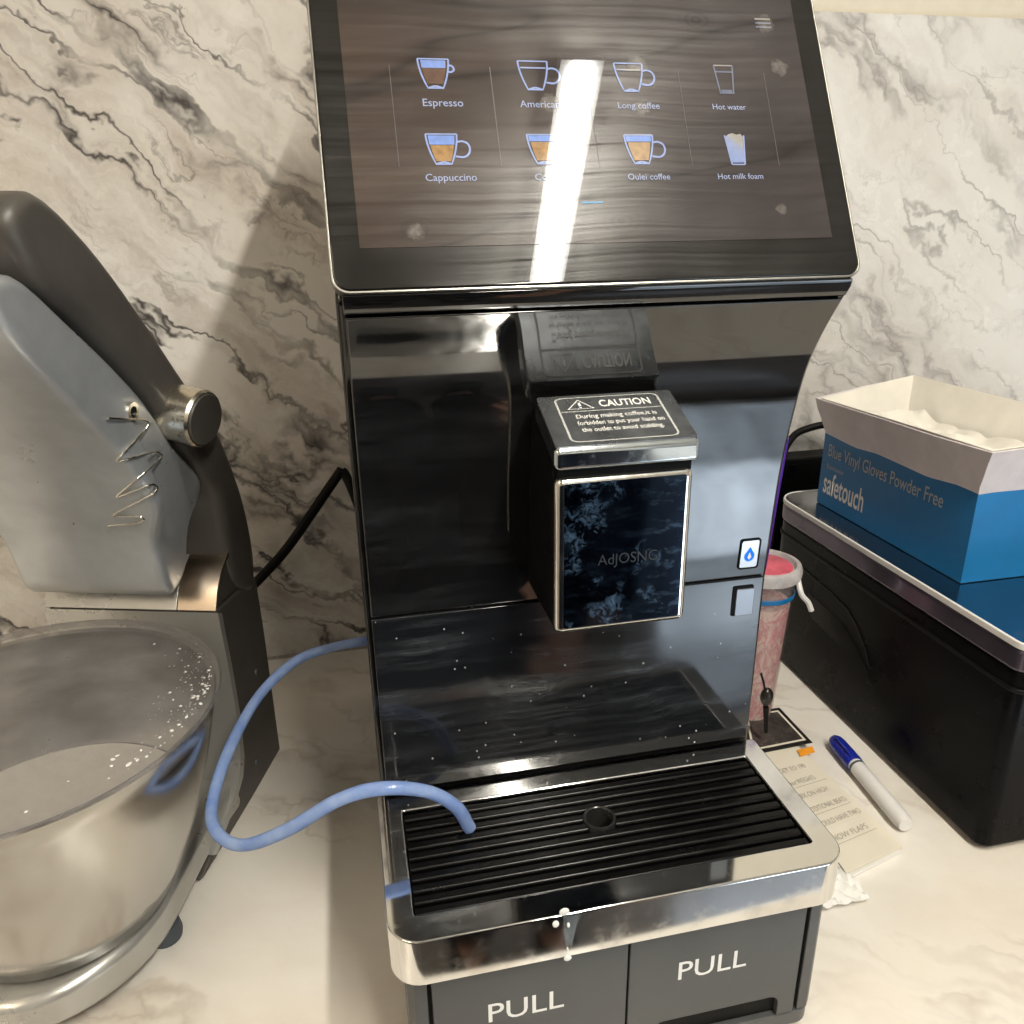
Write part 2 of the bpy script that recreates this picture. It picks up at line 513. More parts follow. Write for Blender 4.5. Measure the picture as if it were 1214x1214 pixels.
def glass_over(g, under, haze=1.0):
    """the pane of the touch screen: a sharp reflection, plus light scattered by greasy wiping streaks"""
    c = g.coord()
    w = g.noise(g.mapping(c, (5, 3, 3)), 1.6, 1)
    off = g.n('VectorMath', {0: c, 1: g.n('VectorMath', {0: g.n('CombineXYZ', {0: 0.0, 1: w, 2: w}).outputs[0], 1: (0, .007, .015)}, operation='MULTIPLY').outputs[0]}, operation='ADD').outputs[0]
    st = g.noise(g.mapping(off, (2.6, 170, 330)), 1.0, 7, .72)
    area = g.ramp(g.noise(g.mapping(c, (1, 1, 1), loc=(.3, 0, .2)), 11, 3), [(.34, .12), (.62, 1.0)])
    film = g.math('MULTIPLY', g.ramp(st, [(.36, .12), (.76, 1.0)]), area)
    dab = None
    for (dx_, ds_, r0) in ((-.0235, .1035, .0062), (.0300, .1275, .0060), (.0290, .1010, .0052), (.1135, .1560, .0060), (-.1035, .0300, .0050), (.118, .128, .006), (.104, .040, .0035)):
        P_ = Vector((0, .0678, .3619)) + Vector((dx_, ds_ * math.sin(math.radians(28.29)), ds_ * math.cos(math.radians(28.29))))
        ln = g.n('VectorMath', {0: g.n('VectorMath', {0: c, 1: tuple(P_)}, operation='SUBTRACT').outputs[0]}, operation='LENGTH').outputs['Value']
        w2 = g.math('ADD', ln, g.math('MULTIPLY', g.math('SUBTRACT', g.noise(c, 260, 4), .5), .006))
        q = g.ramp(g.math('DIVIDE', w2, r0), [(.45, 1.0), (1.0, 0.0)])
        dab = q if dab is None else g.math('MAXIMUM', dab, q)
    dab = g.math('MULTIPLY', dab, g.ramp(g.noise(c, 420, 5, .7), [(.3, .03), (.65, .24)]))
    under = g.n('MixShader', {0: dab, 1: under, 2: g.bsdf(color=(.42, .39, .35), rough=.4)}).outputs[0]
    fr = g.n('Fresnel', {0: 1.5}).outputs[0]
    sharp = g.n('BsdfGlossy', {'Color': (1, 1, 1), 'Roughness': .015}).outputs[0]
    s1 = g.n('MixShader', {0: fr, 1: under, 2: sharp}).outputs[0]
    k = g.math('MULTIPLY', film, .0225 * haze)
    hz = g.n('BsdfGlossy', {'Color': g.n('CombineColor', {0: k, 1: k, 2: k}).outputs[0], 'Roughness': .42}).outputs[0]
    k2 = g.math('MULTIPLY', film, .0225 * haze)
    hz2 = g.n('BsdfGlossy', {'Color': g.n('CombineColor', {0: k2, 1: k2, 2: k2}).outputs[0], 'Roughness': .2}).outputs[0]
    a = g.n('AddShader', {0: s1, 1: hz}).outputs[0]
    return g.n('AddShader', {0: a, 1: hz2}).outputs[0]


def screen_ink(name, col, s=1.0, var=.1):
    g = G(name)
    nz = g.noise(g.coord(), 260, 3)
    c = g.ramp(nz, [(.3, tuple(x * (1 - var) for x in col)), (.7, tuple(x * (1 + var) for x in col))])
    return g.done(glass_over(g, g.n('Emission', {0: c, 1: s}).outputs[0], .6))


def make_display_mat():
    g = G('display_wood_wallpaper')
    c = g.coord()
    # knots bend the grain
    base = g.mapping(c, rot=(0, math.radians(8), 0))
    wz = g.noise(g.mapping(c, (2, 2, 4)), 4, 2)
    p = g.n('VectorMath', {0: base, 1: g.n('VectorMath', {0: g.n('CombineXYZ', {0: 0.0, 1: 0.0, 2: wz}).outputs[0], 1: (0, 0, .012)}, operation='MULTIPLY').outputs[0]}, operation='ADD').outputs[0]
    grain = g.noise(g.mapping(p, (9, 30, 90)), 1, 6, .65)
    broad = g.noise(g.mapping(p, (4, 10, 26)), 1, 3, .5)
    line = g.ramp(g.math('ABSOLUTE', g.math('SUBTRACT', g.noise(g.mapping(p, (2.2, 6, 20), loc=(2, 0, 1)), 1, 2), .5)), [(0.0, 1.0), (.018, .35), (.05, 0.0)])
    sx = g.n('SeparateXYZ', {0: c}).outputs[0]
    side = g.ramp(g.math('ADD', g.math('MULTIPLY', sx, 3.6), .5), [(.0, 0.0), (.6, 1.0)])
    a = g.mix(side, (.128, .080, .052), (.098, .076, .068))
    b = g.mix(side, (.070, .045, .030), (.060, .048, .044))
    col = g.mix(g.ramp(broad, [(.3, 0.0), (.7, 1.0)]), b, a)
    col = g.mix(g.math('MULTIPLY', g.ramp(grain, [(.35, 1.0), (.65, 0.0)]), .45), col, (.045, .030, .024))
    col = g.mix(g.math('MULTIPLY', line, .75), col, (.018, .013, .011))
    for (kx, kz) in ((-.104, .390), (.008, .392), (.070, .50)):
        d = g.n('VectorMath', {0: g.n('VectorMath', {0: c, 1: (kx, 0, kz)}, operation='SUBTRACT').outputs[0], 1: (1.0, 0, 1.6)}, operation='MULTIPLY').outputs[0]
        ln = g.n('VectorMath', {0: d}, operation='LENGTH').outputs['Value']
        rings = g.math('SINE', g.math('MULTIPLY', g.math('ADD', ln, g.math('MULTIPLY', g.noise(c, 60, 3), .006)), 1500.0))
        fall = g.ramp(ln, [(.0, .7), (.006, .45), (.0125, 0.0)])
        col = g.mix(g.math('MULTIPLY', fall, g.math('ADD', g.math('MULTIPLY', rings, .3), .6)), col, (.022, .014, .011))
    return g.done(glass_over(g, g.n('Emission', {0: col, 1: 1.0}).outputs[0]))


def make_bezel_mat():
    g = G('screen_bezel_glass')
    return g.done(glass_over(g, g.bsdf(color=(.006, .0055, .005), rough=.6, spec=0.0), .8))


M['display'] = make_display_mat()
M['bezel'] = make_bezel_mat()
M['ui_white'] = screen_ink('ui_pale_blue', (.50, .60, .95), .85)
M['ui_text'] = screen_ink('ui_text', (.55, .60, .80), .9)
M['ui_line'] = screen_ink('ui_line', (.17, .15, .14), .9)
M['ui_dim'] = screen_ink('ui_dim', (.30, .32, .40), .8)
M['ui_coffee'] = screen_ink('ui_coffee', (.16, .06, .025), .9, .3)
M['ui_latte'] = screen_ink('ui_latte', (.62, .34, .12), .9, .25)
M['ui_foam'] = screen_ink('ui_foam', (.30, .46, .95), .9, .15)
M['ui_cyan'] = screen_ink('ui_cyan', (.10, .42, .70), .9)

g = G('milk_tube_silicone')
tn = g.noise(g.coord(), 70, 4)
tc = g.ramp(tn, [(.3, (.40, .56, .88)), (.7, (.64, .77, .97))])
sh = g.n('MixShader', {0: .38, 1: g.bsdf(color=tc, rough=.16, spec=.7), 2: g.n('BsdfTranslucent', {0: tc}).outputs[0]}).outputs[0]
M['silicone'] = g.done(sh)

g = G('clear_shield')
c = g.coord()
film = g.ramp(g.noise(c, 26, 6, .65), [(.35, .30), (.75, .58)])
sh = g.n('MixShader', {0: film, 1: g.n('BsdfTransparent', {0: (.80, .78, .76)}).outputs[0], 2: g.bsdf(color=(.30, .29, .29), rough=.14, spec=.7)}).outputs[0]
M['shield'] = g.done(sh)
g = G('clear_cup')
sh = g.n('MixShader', {0: g.ramp(g.noise(g.coord(), 30, 4), [(.3, .08), (.7, .24)]), 1: g.n('BsdfTransparent', {0: (.94, .91, .91)}).outputs[0], 2: g.bsdf(color=(.62, .58, .58), rough=.18, spec=.6)}).outputs[0]
M['cup'] = g.done(sh)
g = G('lid_clear')
M['lid_clear'] = g.done(g.n('MixShader', {0: g.ramp(g.noise(g.coord(), 40, 4), [(.3, .40), (.7, .65)]), 1: g.n('BsdfTransparent', {0: (.96, .94, .94)}).outputs[0], 2: g.bsdf(color=(.78, .75, .76), rough=.2, spec=.6)}).outputs[0])
g = G('smoothie')
nz = g.noise(g.mapping(g.coord(), (1, 1, .5), (0, .5, 0)), 70, 4, .6, 1.2)
M['smoothie'] = g.done(g.bsdf(color=g.ramp(nz, [(.40, (.78, .62, .54)), (.5, (.66, .22, .27)), (.58, (.78, .66, .58))]), rough=.4))

# ------------------------------------------------------------------ setting
X0, X1, YB, YC = -1.7, 2.1, -2.25, -0.11
ZF, ZC = -1.06, 1.325


def structure(name, bm, mat, **k):
    return tag(mk(name, bm, mat, None, **k), kind='structure')


structure('countertop', bbox_mesh(X0, X1, YC, YW + .02, H - .035, H), M['counter'], bevel=.003)
structure('backsplash', bbox_mesh(X0, X1, YW, YW + .012, H, .6235), M['backsplash'], bevel=.0008, seg=1)
structure('wall', bbox_mesh(X0 - .1, X1 + .1, YW + .014, YW + .1, ZF, ZC), M['paint'])
structure('floor', bbox_mesh(X0 - .1, X1 + .1, YB - .1, YW + .1, ZF - .05, ZF), M['floor'])
structure('ceiling', bbox_mesh(X0 - .1, X1 + .1, YB - .1, YW + .1, ZC, ZC + .05), M['ceiling'])
structure('room_wall', bbox_mesh(X0 - .1, X1 + .1, YB - .1, YB, ZF, ZC), M['roomwall'])
structure('side_wall', bbox_mesh(X0 - .1, X0, YB, YW, ZF, ZC), M['roomwall'])
structure('window_wall', bbox_mesh(X1, X1 + .1, YB, YW, ZF, ZC), M['roomwall'])
bm = bmesh.new()
prism(bm, [(X0, YW - .0035, H + .0002), (X0, YW - .0001, H + .0002), (X0, YW - .0001, H + .0036)], [(X1, YW - .0035, H + .0002), (X1, YW - .0001, H + .0002), (X1, YW - .0001, H + .0036)])
structure('sealant_line', bm, M['ink'])
base_cab = thing('base_cabinet', 'dark cabinet carrying the marble countertop', 'cabinet', (0, YC + .3, ZF))
mk('carcass', bbox_mesh(X0, X1, YC + .03, YW, ZF + .1, H - .037), M['navy'], base_cab)

# the ceiling light whose reflection crosses the screen
LX, LY0, LY1, LZ = .267, -1.70, -.230, 1.30
def batten(LX, LY0, LY1, label, glow):
    cl = thing('ceiling_light', label, 'ceiling light', (LX, -1, ZC), 'batten lights on the ceiling')
    mk('housing', bbox_mesh(LX - .036, LX + .036, LY0, LY1, LZ + .006, ZC), M['white_enamel'], cl)
    bm = bmesh.new()
    # diffuser: half-round in section, its ends rounded in plan
    secs = [(LY1 - .004, .012), (LY1 - .007, .017), (LY1 - .013, .0215), (LY1 - .022, .0238), (LY0 + .022, .0238), (LY0 + .006, .016)]
    rings = [[bm.verts.new((LX + w * math.cos(a), y, LZ + .005 - .018 * math.sin(a))) for a in [math.pi * k / 8 for k in range(9)]] for y, w in secs]
    for A, B in zip(rings, rings[1:]):
        for k in range(8): bm.faces.new((A[k], A[k + 1], B[k + 1], B[k]))
    bm.faces.new(rings[0]); bm.faces.new(rings[-1])
    mk('diffuser', bm, glow, cl)


batten(LX, LY0, LY1, 'long batten light glowing warm white above the coffee machine', M['tube'])
batten(-1.22, -1.55, -.35, 'added fill batten glowing dim warm white on the mixer side of the ceiling', M['fill_tube'])  # added fill lamp, lifts the shaded wall on the mixer side

# behind the photographer (seen only in the glossy parts): a daylit glass door with a half-drawn blind, cupboards
WX0, WX1 = .90, 1.95
wd = thing('glass_door', 'white framed glass door with half-drawn blind and daylight behind', 'door', (1.35, YB, ZF))
mk('pane', bbox_mesh(WX0, WX1, YB + .004, YB + .010, ZF + .06, .80), M['daylight'], wd)
bm = bmesh.new()
ring_prism(bm, [(WX0 - .07, ZF), (WX1 + .07, ZF), (WX1 + .07, .87), (WX0 - .07, .87)], [(WX0, ZF + .06), (WX1, ZF + .06), (WX1, .80), (WX0, .80)], lambda a, b: Vector((a, YB + .002, b)), lambda a, b: Vector((a, YB + .05, b)))
mk('frame', bm, M['white_enamel'], wd)
bl = mk('blind', bbox_mesh(WX0 + .005, WX1 - .005, YB + .030, YB + .033, -.64, .795), M['blind'], wd)
mk('blind_rail', bbox_mesh(WX0 + .005, WX1 - .005, YB + .026, YB + .038, -.66, -.641), M['white_enamel'], bl)
cb = thing('base_cupboard', 'run of dark navy base cupboards with dark worktop along the rear wall', 'cupboard', (-.6, YB + .3, ZF))
mk('carcass', bbox_mesh(-1.6, .62, YB + .01, YB + .55, ZF, -.17), M['navy'], cb, bevel=.004)
mk('worktop', bbox_mesh(-1.62, .64, YB + .005, YB + .60, -.168, -.13), M['navy'], cb, bevel=.003)
for k in range(4):
    x = -1.595 + k * .553
    d = mk('door', bbox_mesh(x, x + .546, YB + .552, YB + .57, ZF + .1, -.18), M['navy'], cb, bevel=.003)
    mk('handle', bbox_mesh(x + .20, x + .36, YB + .572, YB + .60, -.24, -.225), M['steel_edge'], d, bevel=.004)
dc = thing('added_cooler', 'made-up white cooler whose lit door gives the panel its bluish reflection', 'cooler', (1.0, -1.45, ZF))  # made-up cooler, a glowing source for the bluish reflection in the front panel
mk('cabinet', bbox_mesh(.60, 1.40, -1.75, -1.205, ZF + .03, -.16), M['white_enamel'], dc, bevel=.01, seg=3)
bm = bmesh.new()
ring_prism(bm, rrect(.60, 1.40, -.99, -.17, .012), rrect(.635, 1.365, -.955, -.21, .012), lambda a, b: Vector((a, -1.203, b)), lambda a, b: Vector((a, -1.17, b)))
mk('door_frame', bm, M['white_enamel'], dc, bevel=.003)
mk('glow_panel', bbox_mesh(.632, 1.368, -1.198, -1.192, -.958, -.207), M['reflection_glow'], dc)
for z in (-.53, -.37):
    mk('shelf', bbox_mesh(.64, 1.36, -1.191, -1.180, z - .006, z + .006), M['white_enamel'], dc)
mk('kick_panel', bbox_mesh(.60, 1.40, -1.203, -1.19, ZF + .04, -.992), M['white_enamel'], dc, bevel=.003)


# the photographer, mirrored in the spout and the tray
def skin(name, verts, edges, radii, mat, parent, sub=2):
    me = bpy.data.meshes.new(name)
    me.from_pydata([Vector(v) for v in verts], edges, [])
    me.materials.append(mat)
    o = bpy.data.objects.new(name, me)
    COL.objects.link(o)
    o.modifiers.new('skin', 'SKIN').use_smooth_shade = True
    for k, d in enumerate(me.skin_vertices[0].data):
        r = radii[k]
        d.radius = r if isinstance(r, tuple) else (r, r)
        d.use_root = (k == 0)
    ss = o.modifiers.new('sub', 'SUBSURF'); ss.levels = ss.render_levels = sub
    o.parent = parent
    o.matrix_parent_inverse = Matrix.Translation(-Vector(parent.location))
    return o


ps = thing('person', 'person in dark navy top holding up a phone to photograph the machine', 'person', (.04, -.86, ZF))
px, py = .04, -.86
V, E, RR = [], [], []
def add(p, r, prev=None):
    V.append(p); RR.append(r); i = len(V) - 1
    if prev is not None: E.append((prev, i))
    return i
pel = add((px, py, -.14), (.15, .11)); wa = add((px, py + .01, .05), (.13, .10), pel); ch = add((px, py + .02, .22), (.155, .115), wa)
nk = add((px - .01, py + .03, .345), .058, ch); hb = add((px - .015, py + .05, .41), (.062, .07), nk); hc = add((px - .02, py + .07, .475), (.072, .09), hb); ht = add((px - .02, py + .06, .555), (.062, .078), hc)
nose = add((px - .028, py + .172, .455), .011, hc)
def arm(sh, el, wr, hand, fdir, fside, prev):
    a = add(sh, .062, prev); b = add(el, .045, a); c_ = add(wr, .029, b); h = add(hand, (.038, .022), c_)
    hand, fdir, fside = Vector(hand), Vector(fdir).normalized(), Vector(fside).normalized()
    for k, ln in enumerate((.070, .080, .075, .058)):
        q0 = hand + fside * (k - 1.5) * .020 + fdir * .035
        i0 = add(q0, .0095, h); i1 = add(q0 + fdir * ln * .5 + fside.cross(fdir) * .012, .0088, i0); add(q0 + fdir * ln * .85 + fside.cross(fdir) * .035, .0078, i1)
    t0 = add(hand - fside * .035 + fdir * .0, .012, h); add(hand - fside * .055 + fdir * .035, .0095, t0)
arm((px - .185, py + .02, .27), (px - .26, py + .16, .08), (-.205, -.50, .27), (-.20, -.455, .315), (.25, .25, .85), (-.3, .5, -.2), ch)
arm((px + .185, py + .02, .27), (px + .26, py + .08, .00), (px + .15, py + .34, -.22), (px + .12, py + .40, -.27), (-.45, .7, -.4), (.8, .5, .1), ch)
for sx in (-1, 1):
    a = add((px + sx * .09, py, -.22), .095, pel); b = add((px + sx * .10, py + .02, -.60), .062, a); c_ = add((px + sx * .10, py - .01, -.985), .042, b); add((px + sx * .11, py + .14, -1.03), .034, c_)
skin('body', V, E, RR, M['skin'], ps)
up = [(px, py, .05), (px, py + .02, .22), (px - .01, py + .03, .325), (px - .185, py + .02, .27), (px - .26, py + .16, .08), (-.215, -.535, .24), (px + .185, py + .02, .27), (px + .26, py + .08, .0), (px + .165, py + .30, -.18), (px, py, -.20), (px, py, -.45), (px, py, -.62)]
skin('jacket', up, [(0, 1), (1, 2), (1, 3), (3, 4), (4, 5), (1, 6), (6, 7), (7, 8), (0, 9), (9, 10), (10, 11)], [(.19, .15), (.20, .155), .09, .09, .068, .05, .09, .068, .05, (.205, .165), (.21, .17), (.21, .17)], M['jacket'], ps)
lo_ = [(px, py, -.14)]; ed = []; rd = [(.165, .125)]
for sx in (-1, 1):
    k = len(lo_)
    lo_ += [(px + sx * .09, py, -.24), (px + sx * .10, py + .02, -.60), (px + sx * .10, py - .01, -.98)]; rd += [.145, .105, .09]; ed += [(0, k), (k, k + 1), (k + 1, k + 2)]
skin('trousers', lo_, ed, rd, M['jacket'], ps)
for sx in (-1, 1):
    bm = bmesh.new(); box(bm, px + sx * .11 - .048, px + sx * .11 + .048, py - .07, py + .20, ZF + .001, ZF + .085); mk('shoe', bm, M['black'], ps, bevel=.03, seg=3)
    bm = bmesh.new(); bmesh.ops.create_uvsphere(bm, u_segments=10, v_segments=8, radius=.011, matrix=Matrix.Translation((px - .02 + sx * .032, py + .140, .492))); mk('eye', bm, M['white_plastic'], ps)
    bm = bmesh.new(); bmesh.ops.create_uvsphere(bm, u_segments=10, v_segments=8, radius=.005, matrix=Matrix.Translation((px - .02 + sx * .032, py + .150, .491))); mk('iris', bm, M['black'], ps)
skin('hair', [(px - .02, py + .03, .53), (px - .02, py - .0, .46), (px - .015, py - .0, .38)], [(0, 1), (1, 2)], [(.10, .10), (.10, .095), (.07, .06)], M['black'], ps)
ph = thing('phone', 'dark phone held upright by the photographer', 'phone', tuple(C_ - F_ * .02))
bm = bmesh.new()
o = rrect(-.018, .054, -.126, .018, .010, 4)
pf = lambda off: (lambda a, b: C_ + R_ * a + U_ * b - F_ * off)
prism(bm, [pf(.006)(*p) for p in o], [pf(.014)(*p) for p in o])
mk('phone_body', bm, M['card_black'], ph, bevel=.001)

# ------------------------------------------------------------------ coffee machine
cm = thing('coffee_machine', 'tall black bean-to-cup coffee machine with big touch screen and chrome drip tray', 'coffee machine', (0, .25, H))
TH = math.radians(28.29)
PS = Vector((0, .0678, .3619))
EX, ES, EN = Vector((1, 0, 0)), Vector((0, math.sin(TH), math.cos(TH))), Vector((0, -math.cos(TH), math.sin(TH)))


def scr(off):
    return lambda x, s: PS + EX * x + ES * s + EN * off


PROF = [(.1305, -.002), (.1300, .020), (.1298, .068), (.1294, .1335), (.1272, .168), (.1222, .227), (.1140, .270), (.1050, .300), (.0930, .323), (.0750, .3485)]


def prof_y(z):
    for (ya, za), (yb, zb) in zip(PROF, PROF[1:]):
        if za <= z <= zb: return ya + (yb - ya) * (z - za) / (zb - za)
    return PROF[0][0] if z < PROF[0][1] else PROF[-1][0]


spl = [Vector((p.x, p.y)) for p in [Vector((v.x, v.y, 0)) for v in catmull([(y, z, 0) for y, z in PROF], 6)]]


def panel_strip(z0, z1, half, front, thick):
    """the moulded front following the side profile between two heights"""
    pts = [p for p in spl if z0 < p.y < z1]
    def at(z):
        for a, b in zip(spl, spl[1:]):
            if a.y <= z <= b.y: return Vector((a.x + (b.x - a.x) * (z - a.y) / (b.y - a.y), z))
        return Vector((prof_y(z), z))
    pts = [at(z0)] + pts + [at(z1)]
    loop = [(p.x + front, p.y) for p in pts] + [(p.x + front + thick, p.y) for p in reversed(pts)]
    bm = bmesh.new()
    prism(bm, [(-half, y, z) for y, z in loop], [(half, y, z) for y, z in loop])
    return bm


# housing: side profile, a few mm wider than the front panels
hp = [(p.x + .004, p.y) for p in spl if p.y > .0] + [(.0735, .3555), (.172, .5455), (.20, .553), (.505, .553), (.513, .545), (.513, -.148), (.137, -.148), (.137, -.03)]
bm = bmesh.new()
prism(bm, [(-.147, y, z) for y, z in hp], [(.147, y, z) for y, z in hp])
mk('housing', bm, M['body'], cm, bevel=.003, seg=3)
mk('front_panel', panel_strip(.1468, .3475, .1428, 0, .006), M['panel'], cm, bevel=.0012, seg=2, angle=30)
mk('lower_panel', panel_strip(.0035, .1450, .1428, 0, .006), M['panel_low'], cm, bevel=.0012, seg=2, angle=30)
# trim strip and dark gap under the screen
bm = bmesh.new()
lp = [(.0745, .3492), (.0705, .3545), (.0690, .3592), (.085, .3600), (.09, .350)]
prism(bm, [(-.1435, y, z) for y, z in lp], [(.1435, y, z) for y, z in lp])
mk('under_screen_trim', bm, M['panel'], cm, bevel=.0008)

# head: glass bezel slab with rim, display
bm = bmesh.new()
SW, SL = .147, .2125
o = rrect(-SW, SW, -.0002, SL, .008)
prism(bm, [scr(-.0075)(*p) for p in o], [scr(0)(*p) for p in o])
mk('screen_glass', bm, M['bezel'], cm, bevel=.0012, seg=3)
bm = bmesh.new()
ring_prism(bm, rrect(-SW - .0012, SW + .0012, -.0014, SL + .0012, .009), rrect(-SW + .0001, SW - .0001, -.0001, SL, .008), scr(-.0078), scr(-.0006))
mk('screen_rim', bm, M['rim_metal'], cm, bevel=.0004, seg=1)
bm = bmesh.new()
prism(bm, [scr(.0)(*p) for p in ((-.1325, .022), (.1325, .022), (.1325, .1885), (-.1325, .1885))], [scr(.0003)(*p) for p in ((-.1325, .022), (.1325, .022), (.1325, .1885), (-.1325, .1885))])
disp = mk('display', bm, M['display'], cm, smooth=False)

D1, D2, D3 = scr(.0005), scr(.0006), scr(.0007)


def ui(name, bm, mat):
    return mk(name, bm, mat, disp, smooth=False)


def cup_pts(w, h, narrow=.5, n=6):
    """right half of a round-bottomed cup, top to bottom"""
    out = []
    for k in range(n + 1):
        t = k / n
        out.append((w / 2 * (1 - (1 - narrow) * t ** 1.8), h / 2 - h * t))
    return out


def icon(cx, cs, kind):
    w, h = .0165, .0170
    dx = -.003
    T = lambda f: (lambda x, y: f(cx + x + dx, cs + y))
    if kind in ('water', 'milk'):
        T = lambda f: (lambda x, y: f(cx + x, cs + y))
        half = [(.0058, .0085), (.0040, -.0090)]
    else:
        half = cup_pts(w, h)
    outl = [(-x, y) for x, y in half] + [(x, y) for x, y in reversed(half)]

    def level(y0, y1, shrink=.82):
        a = []
        def wid(y):
            for (xa, ya), (xb, yb) in zip(half, half[1:]):
                if yb <= y <= ya: return (xa + (xb - xa) * (ya - y) / (ya - yb)) * shrink
            return half[-1][0] * shrink
        ys = [y1 + (y0 - y1) * k / 5 for k in range(6)]
        return [(-wid(y), y) for y in ys] + [(wid(y), y) for y in reversed(ys)]
    def put(pts, mat, nm, f=D1):
        b = bmesh.new(); fill(b, pts, T(f)); ui(nm, b, mat)
    if kind == 'espresso':
        put(level(-.0060, .0030), M['ui_coffee'], 'coffee_fill'); put(level(.0033, .0078), M['ui_foam'], 'foam_fill')
    if kind in ('cappuccino',):
        put(level(-.0068, .0022), M['ui_latte'], 'coffee_fill'); put(level(.0025, .0078, .86), M['ui_foam'], 'foam_fill')
    if kind in ('latte',):
        put(level(-.0065, .0042), M['ui_latte'], 'coffee_fill'); put(level(.0046, .0080, .9), M['ui_foam'], 'foam_fill')
    if kind == 'milk':
        b = bmesh.new()
        top = [(.0056, .0072), (.0040, .0096), (.0016, .0090), (-.0010, .0100), (-.0036, .0092), (-.0058, .0070)]
        fill(b, [(-.0041, -.0080), (.0041, -.0080)] + top, T(D1)); ui('foam_fill', b, M['ui_foam'])
    b = bmesh.new()
    stroke(b, outl, .00095, T(D2))
    lw = half[0][0]
    if kind != 'milk':
        stroke(b, [(-lw, half[0][1]), (lw, half[0][1])], .0008, T(D2))
    if kind in ('black', 'water'):
        y = half[0][1] - .0040
        stroke(b, [(-lw * .86, y), (lw * .86, y)], .0009, T(D2))
    if kind == 'water':
        stroke(b, [(-.0034, -.0078), (.0034, -.0078)], .0022, T(D2))
    elif kind == 'milk':
        stroke(b, [(-.0038, -.0092), (.0038, -.0092)], .0008, T(D2))
    else:
        stroke(b, [(-.0042, -.0086), (-.0008, -.0074), (.0008, -.0074), (.0042, -.0086)], .0010, T(D2))
        if kind == 'espresso':
            hd = [(.0078, .0048), (.0098, .0046), (.0108, .0024), (.0092, .0010), (.0074, .0012)]
        else:
            hd = [(.0078, .0040), (.0110, .0044), (.0137, .0030), (.0146, .0), (.0135, -.0030), (.0108, -.0046), (.0066, -.0042)]
        stroke(b, [(p.x, p.y) for p in catmull([(x, y, 0) for x, y in hd], 4)], .0011, T(D2))
    ui('cup_outline', b, M['ui_dim'] if kind == 'water' else M['ui_white'])


COLX = (-.082, -.0275, .0275, .082)
for cx, kd, cap, wdt in zip(COLX, ('espresso', 'black', 'black', 'water'), ('Espresso', 'Americano', 'Long coffee', 'Hot water'), (.0215, .0255, .0245, .0205)):
    icon(cx, .1195, kd)
    text('caption', cap, M['ui_text'], disp, D2, cx - wdt / 2, cx + wdt / 2, .1005, None, .006)
for cx, kd, cap, wdt in zip(COLX, ('cappuccino', 'latte', 'latte', 'milk'), ('Cappuccino', 'Cortado', 'Oulei coffee', 'Hot milk foam'), (.0270, .0190, .0245, .0275)):
    icon(cx, .0760, kd)
    text('caption', cap, M['ui_text'], disp, D2, cx - wdt / 2, cx + wdt / 2, .0580, None, .006)
for x in (-.1085, -.0545, 0, .0540, .1070):
    b = bmesh.new(); stroke(b, [(x, .066), (x, .124)], .0005, D1); ui('separator_line', b, M['ui_line'])
for k in range(3):
    b = bmesh.new(); stroke(b, [(.107, .1535 + k * .0026), (.117, .1535 + k * .0026)], .0010, D1); ui('menu_bar', b, M['ui_dim'])
b = bmesh.new(); stroke(b, [(-.013, .0450), (-.001, .0450)], .0011, D1); ui('page_mark', b, M['ui_cyan'])

# dispenser: black block, sloping cap with the caution label, chrome front
bm = bmesh.new()
lp = [(.0625, .1612), (.0625, .2700), (.100, .2880), (.128, .2880), (.1285, .1612)]
prism(bm, [(-.0358, y, z) for y, z in lp], [(.0462, y, z) for y, z in lp])
dsp = mk('dispenser', bm, M['black'], cm, bevel=.002)
bm = bmesh.new()
box(bm, -.0362, .0468, .0543, .0640, .1597, .2583)
mk('front_plate', bm, M['plate_chrome'], dsp, bevel=.0048, seg=6)
bm = bmesh.new()
o = rrect(-.0312, .0418, .1640, .2550, .0012, 3)
prism(bm, [(x, .0550, z) for x, z in o], [(x, .0540, z) for x, z in o])
mk('dark_face', bm, M['dark_mirror'], dsp, smooth=False)
bm = bmesh.new()
box(bm, -.0345, .0455, .0572, .0620, .2570, .2650)
mk('shadow_gap', bm, M['black'], dsp)
FL, FR_, BL_, BR_ = Vector((-.0375, .0514, .2757)), Vector((.0480, .0514, .2757)), Vector((-.0375, .0990, .2949)), Vector((.0480, .0990, .2949))
nrm = (FR_ - FL).cross(BL_ - FL).normalized()
bm = bmesh.new()
top = [FL, FR_, BR_, BL_]
vs_t = [bm.verts.new(p) for p in top]
vs_b = [bm.verts.new((p.x, p.y, .2627 if i < 2 else .2810)) for i, p in enumerate(top)]
bm.faces.new(vs_t); bm.faces.new(vs_b[::-1])
for i in range(4):
    j = (i + 1) % 4
    bm.faces.new((vs_b[i], vs_b[j], vs_t[j], vs_t[i]))
mk('cap', bm, M['cap_chrome'], dsp, bevel=.0034, seg=5)


def captop(off):
    def f(a, b):  # a, b in 0..1
        lo = FL.lerp(FR_, a); hi = BL_.lerp(BR_, a)
        return lo.lerp(hi, b) + nrm * off
    return f


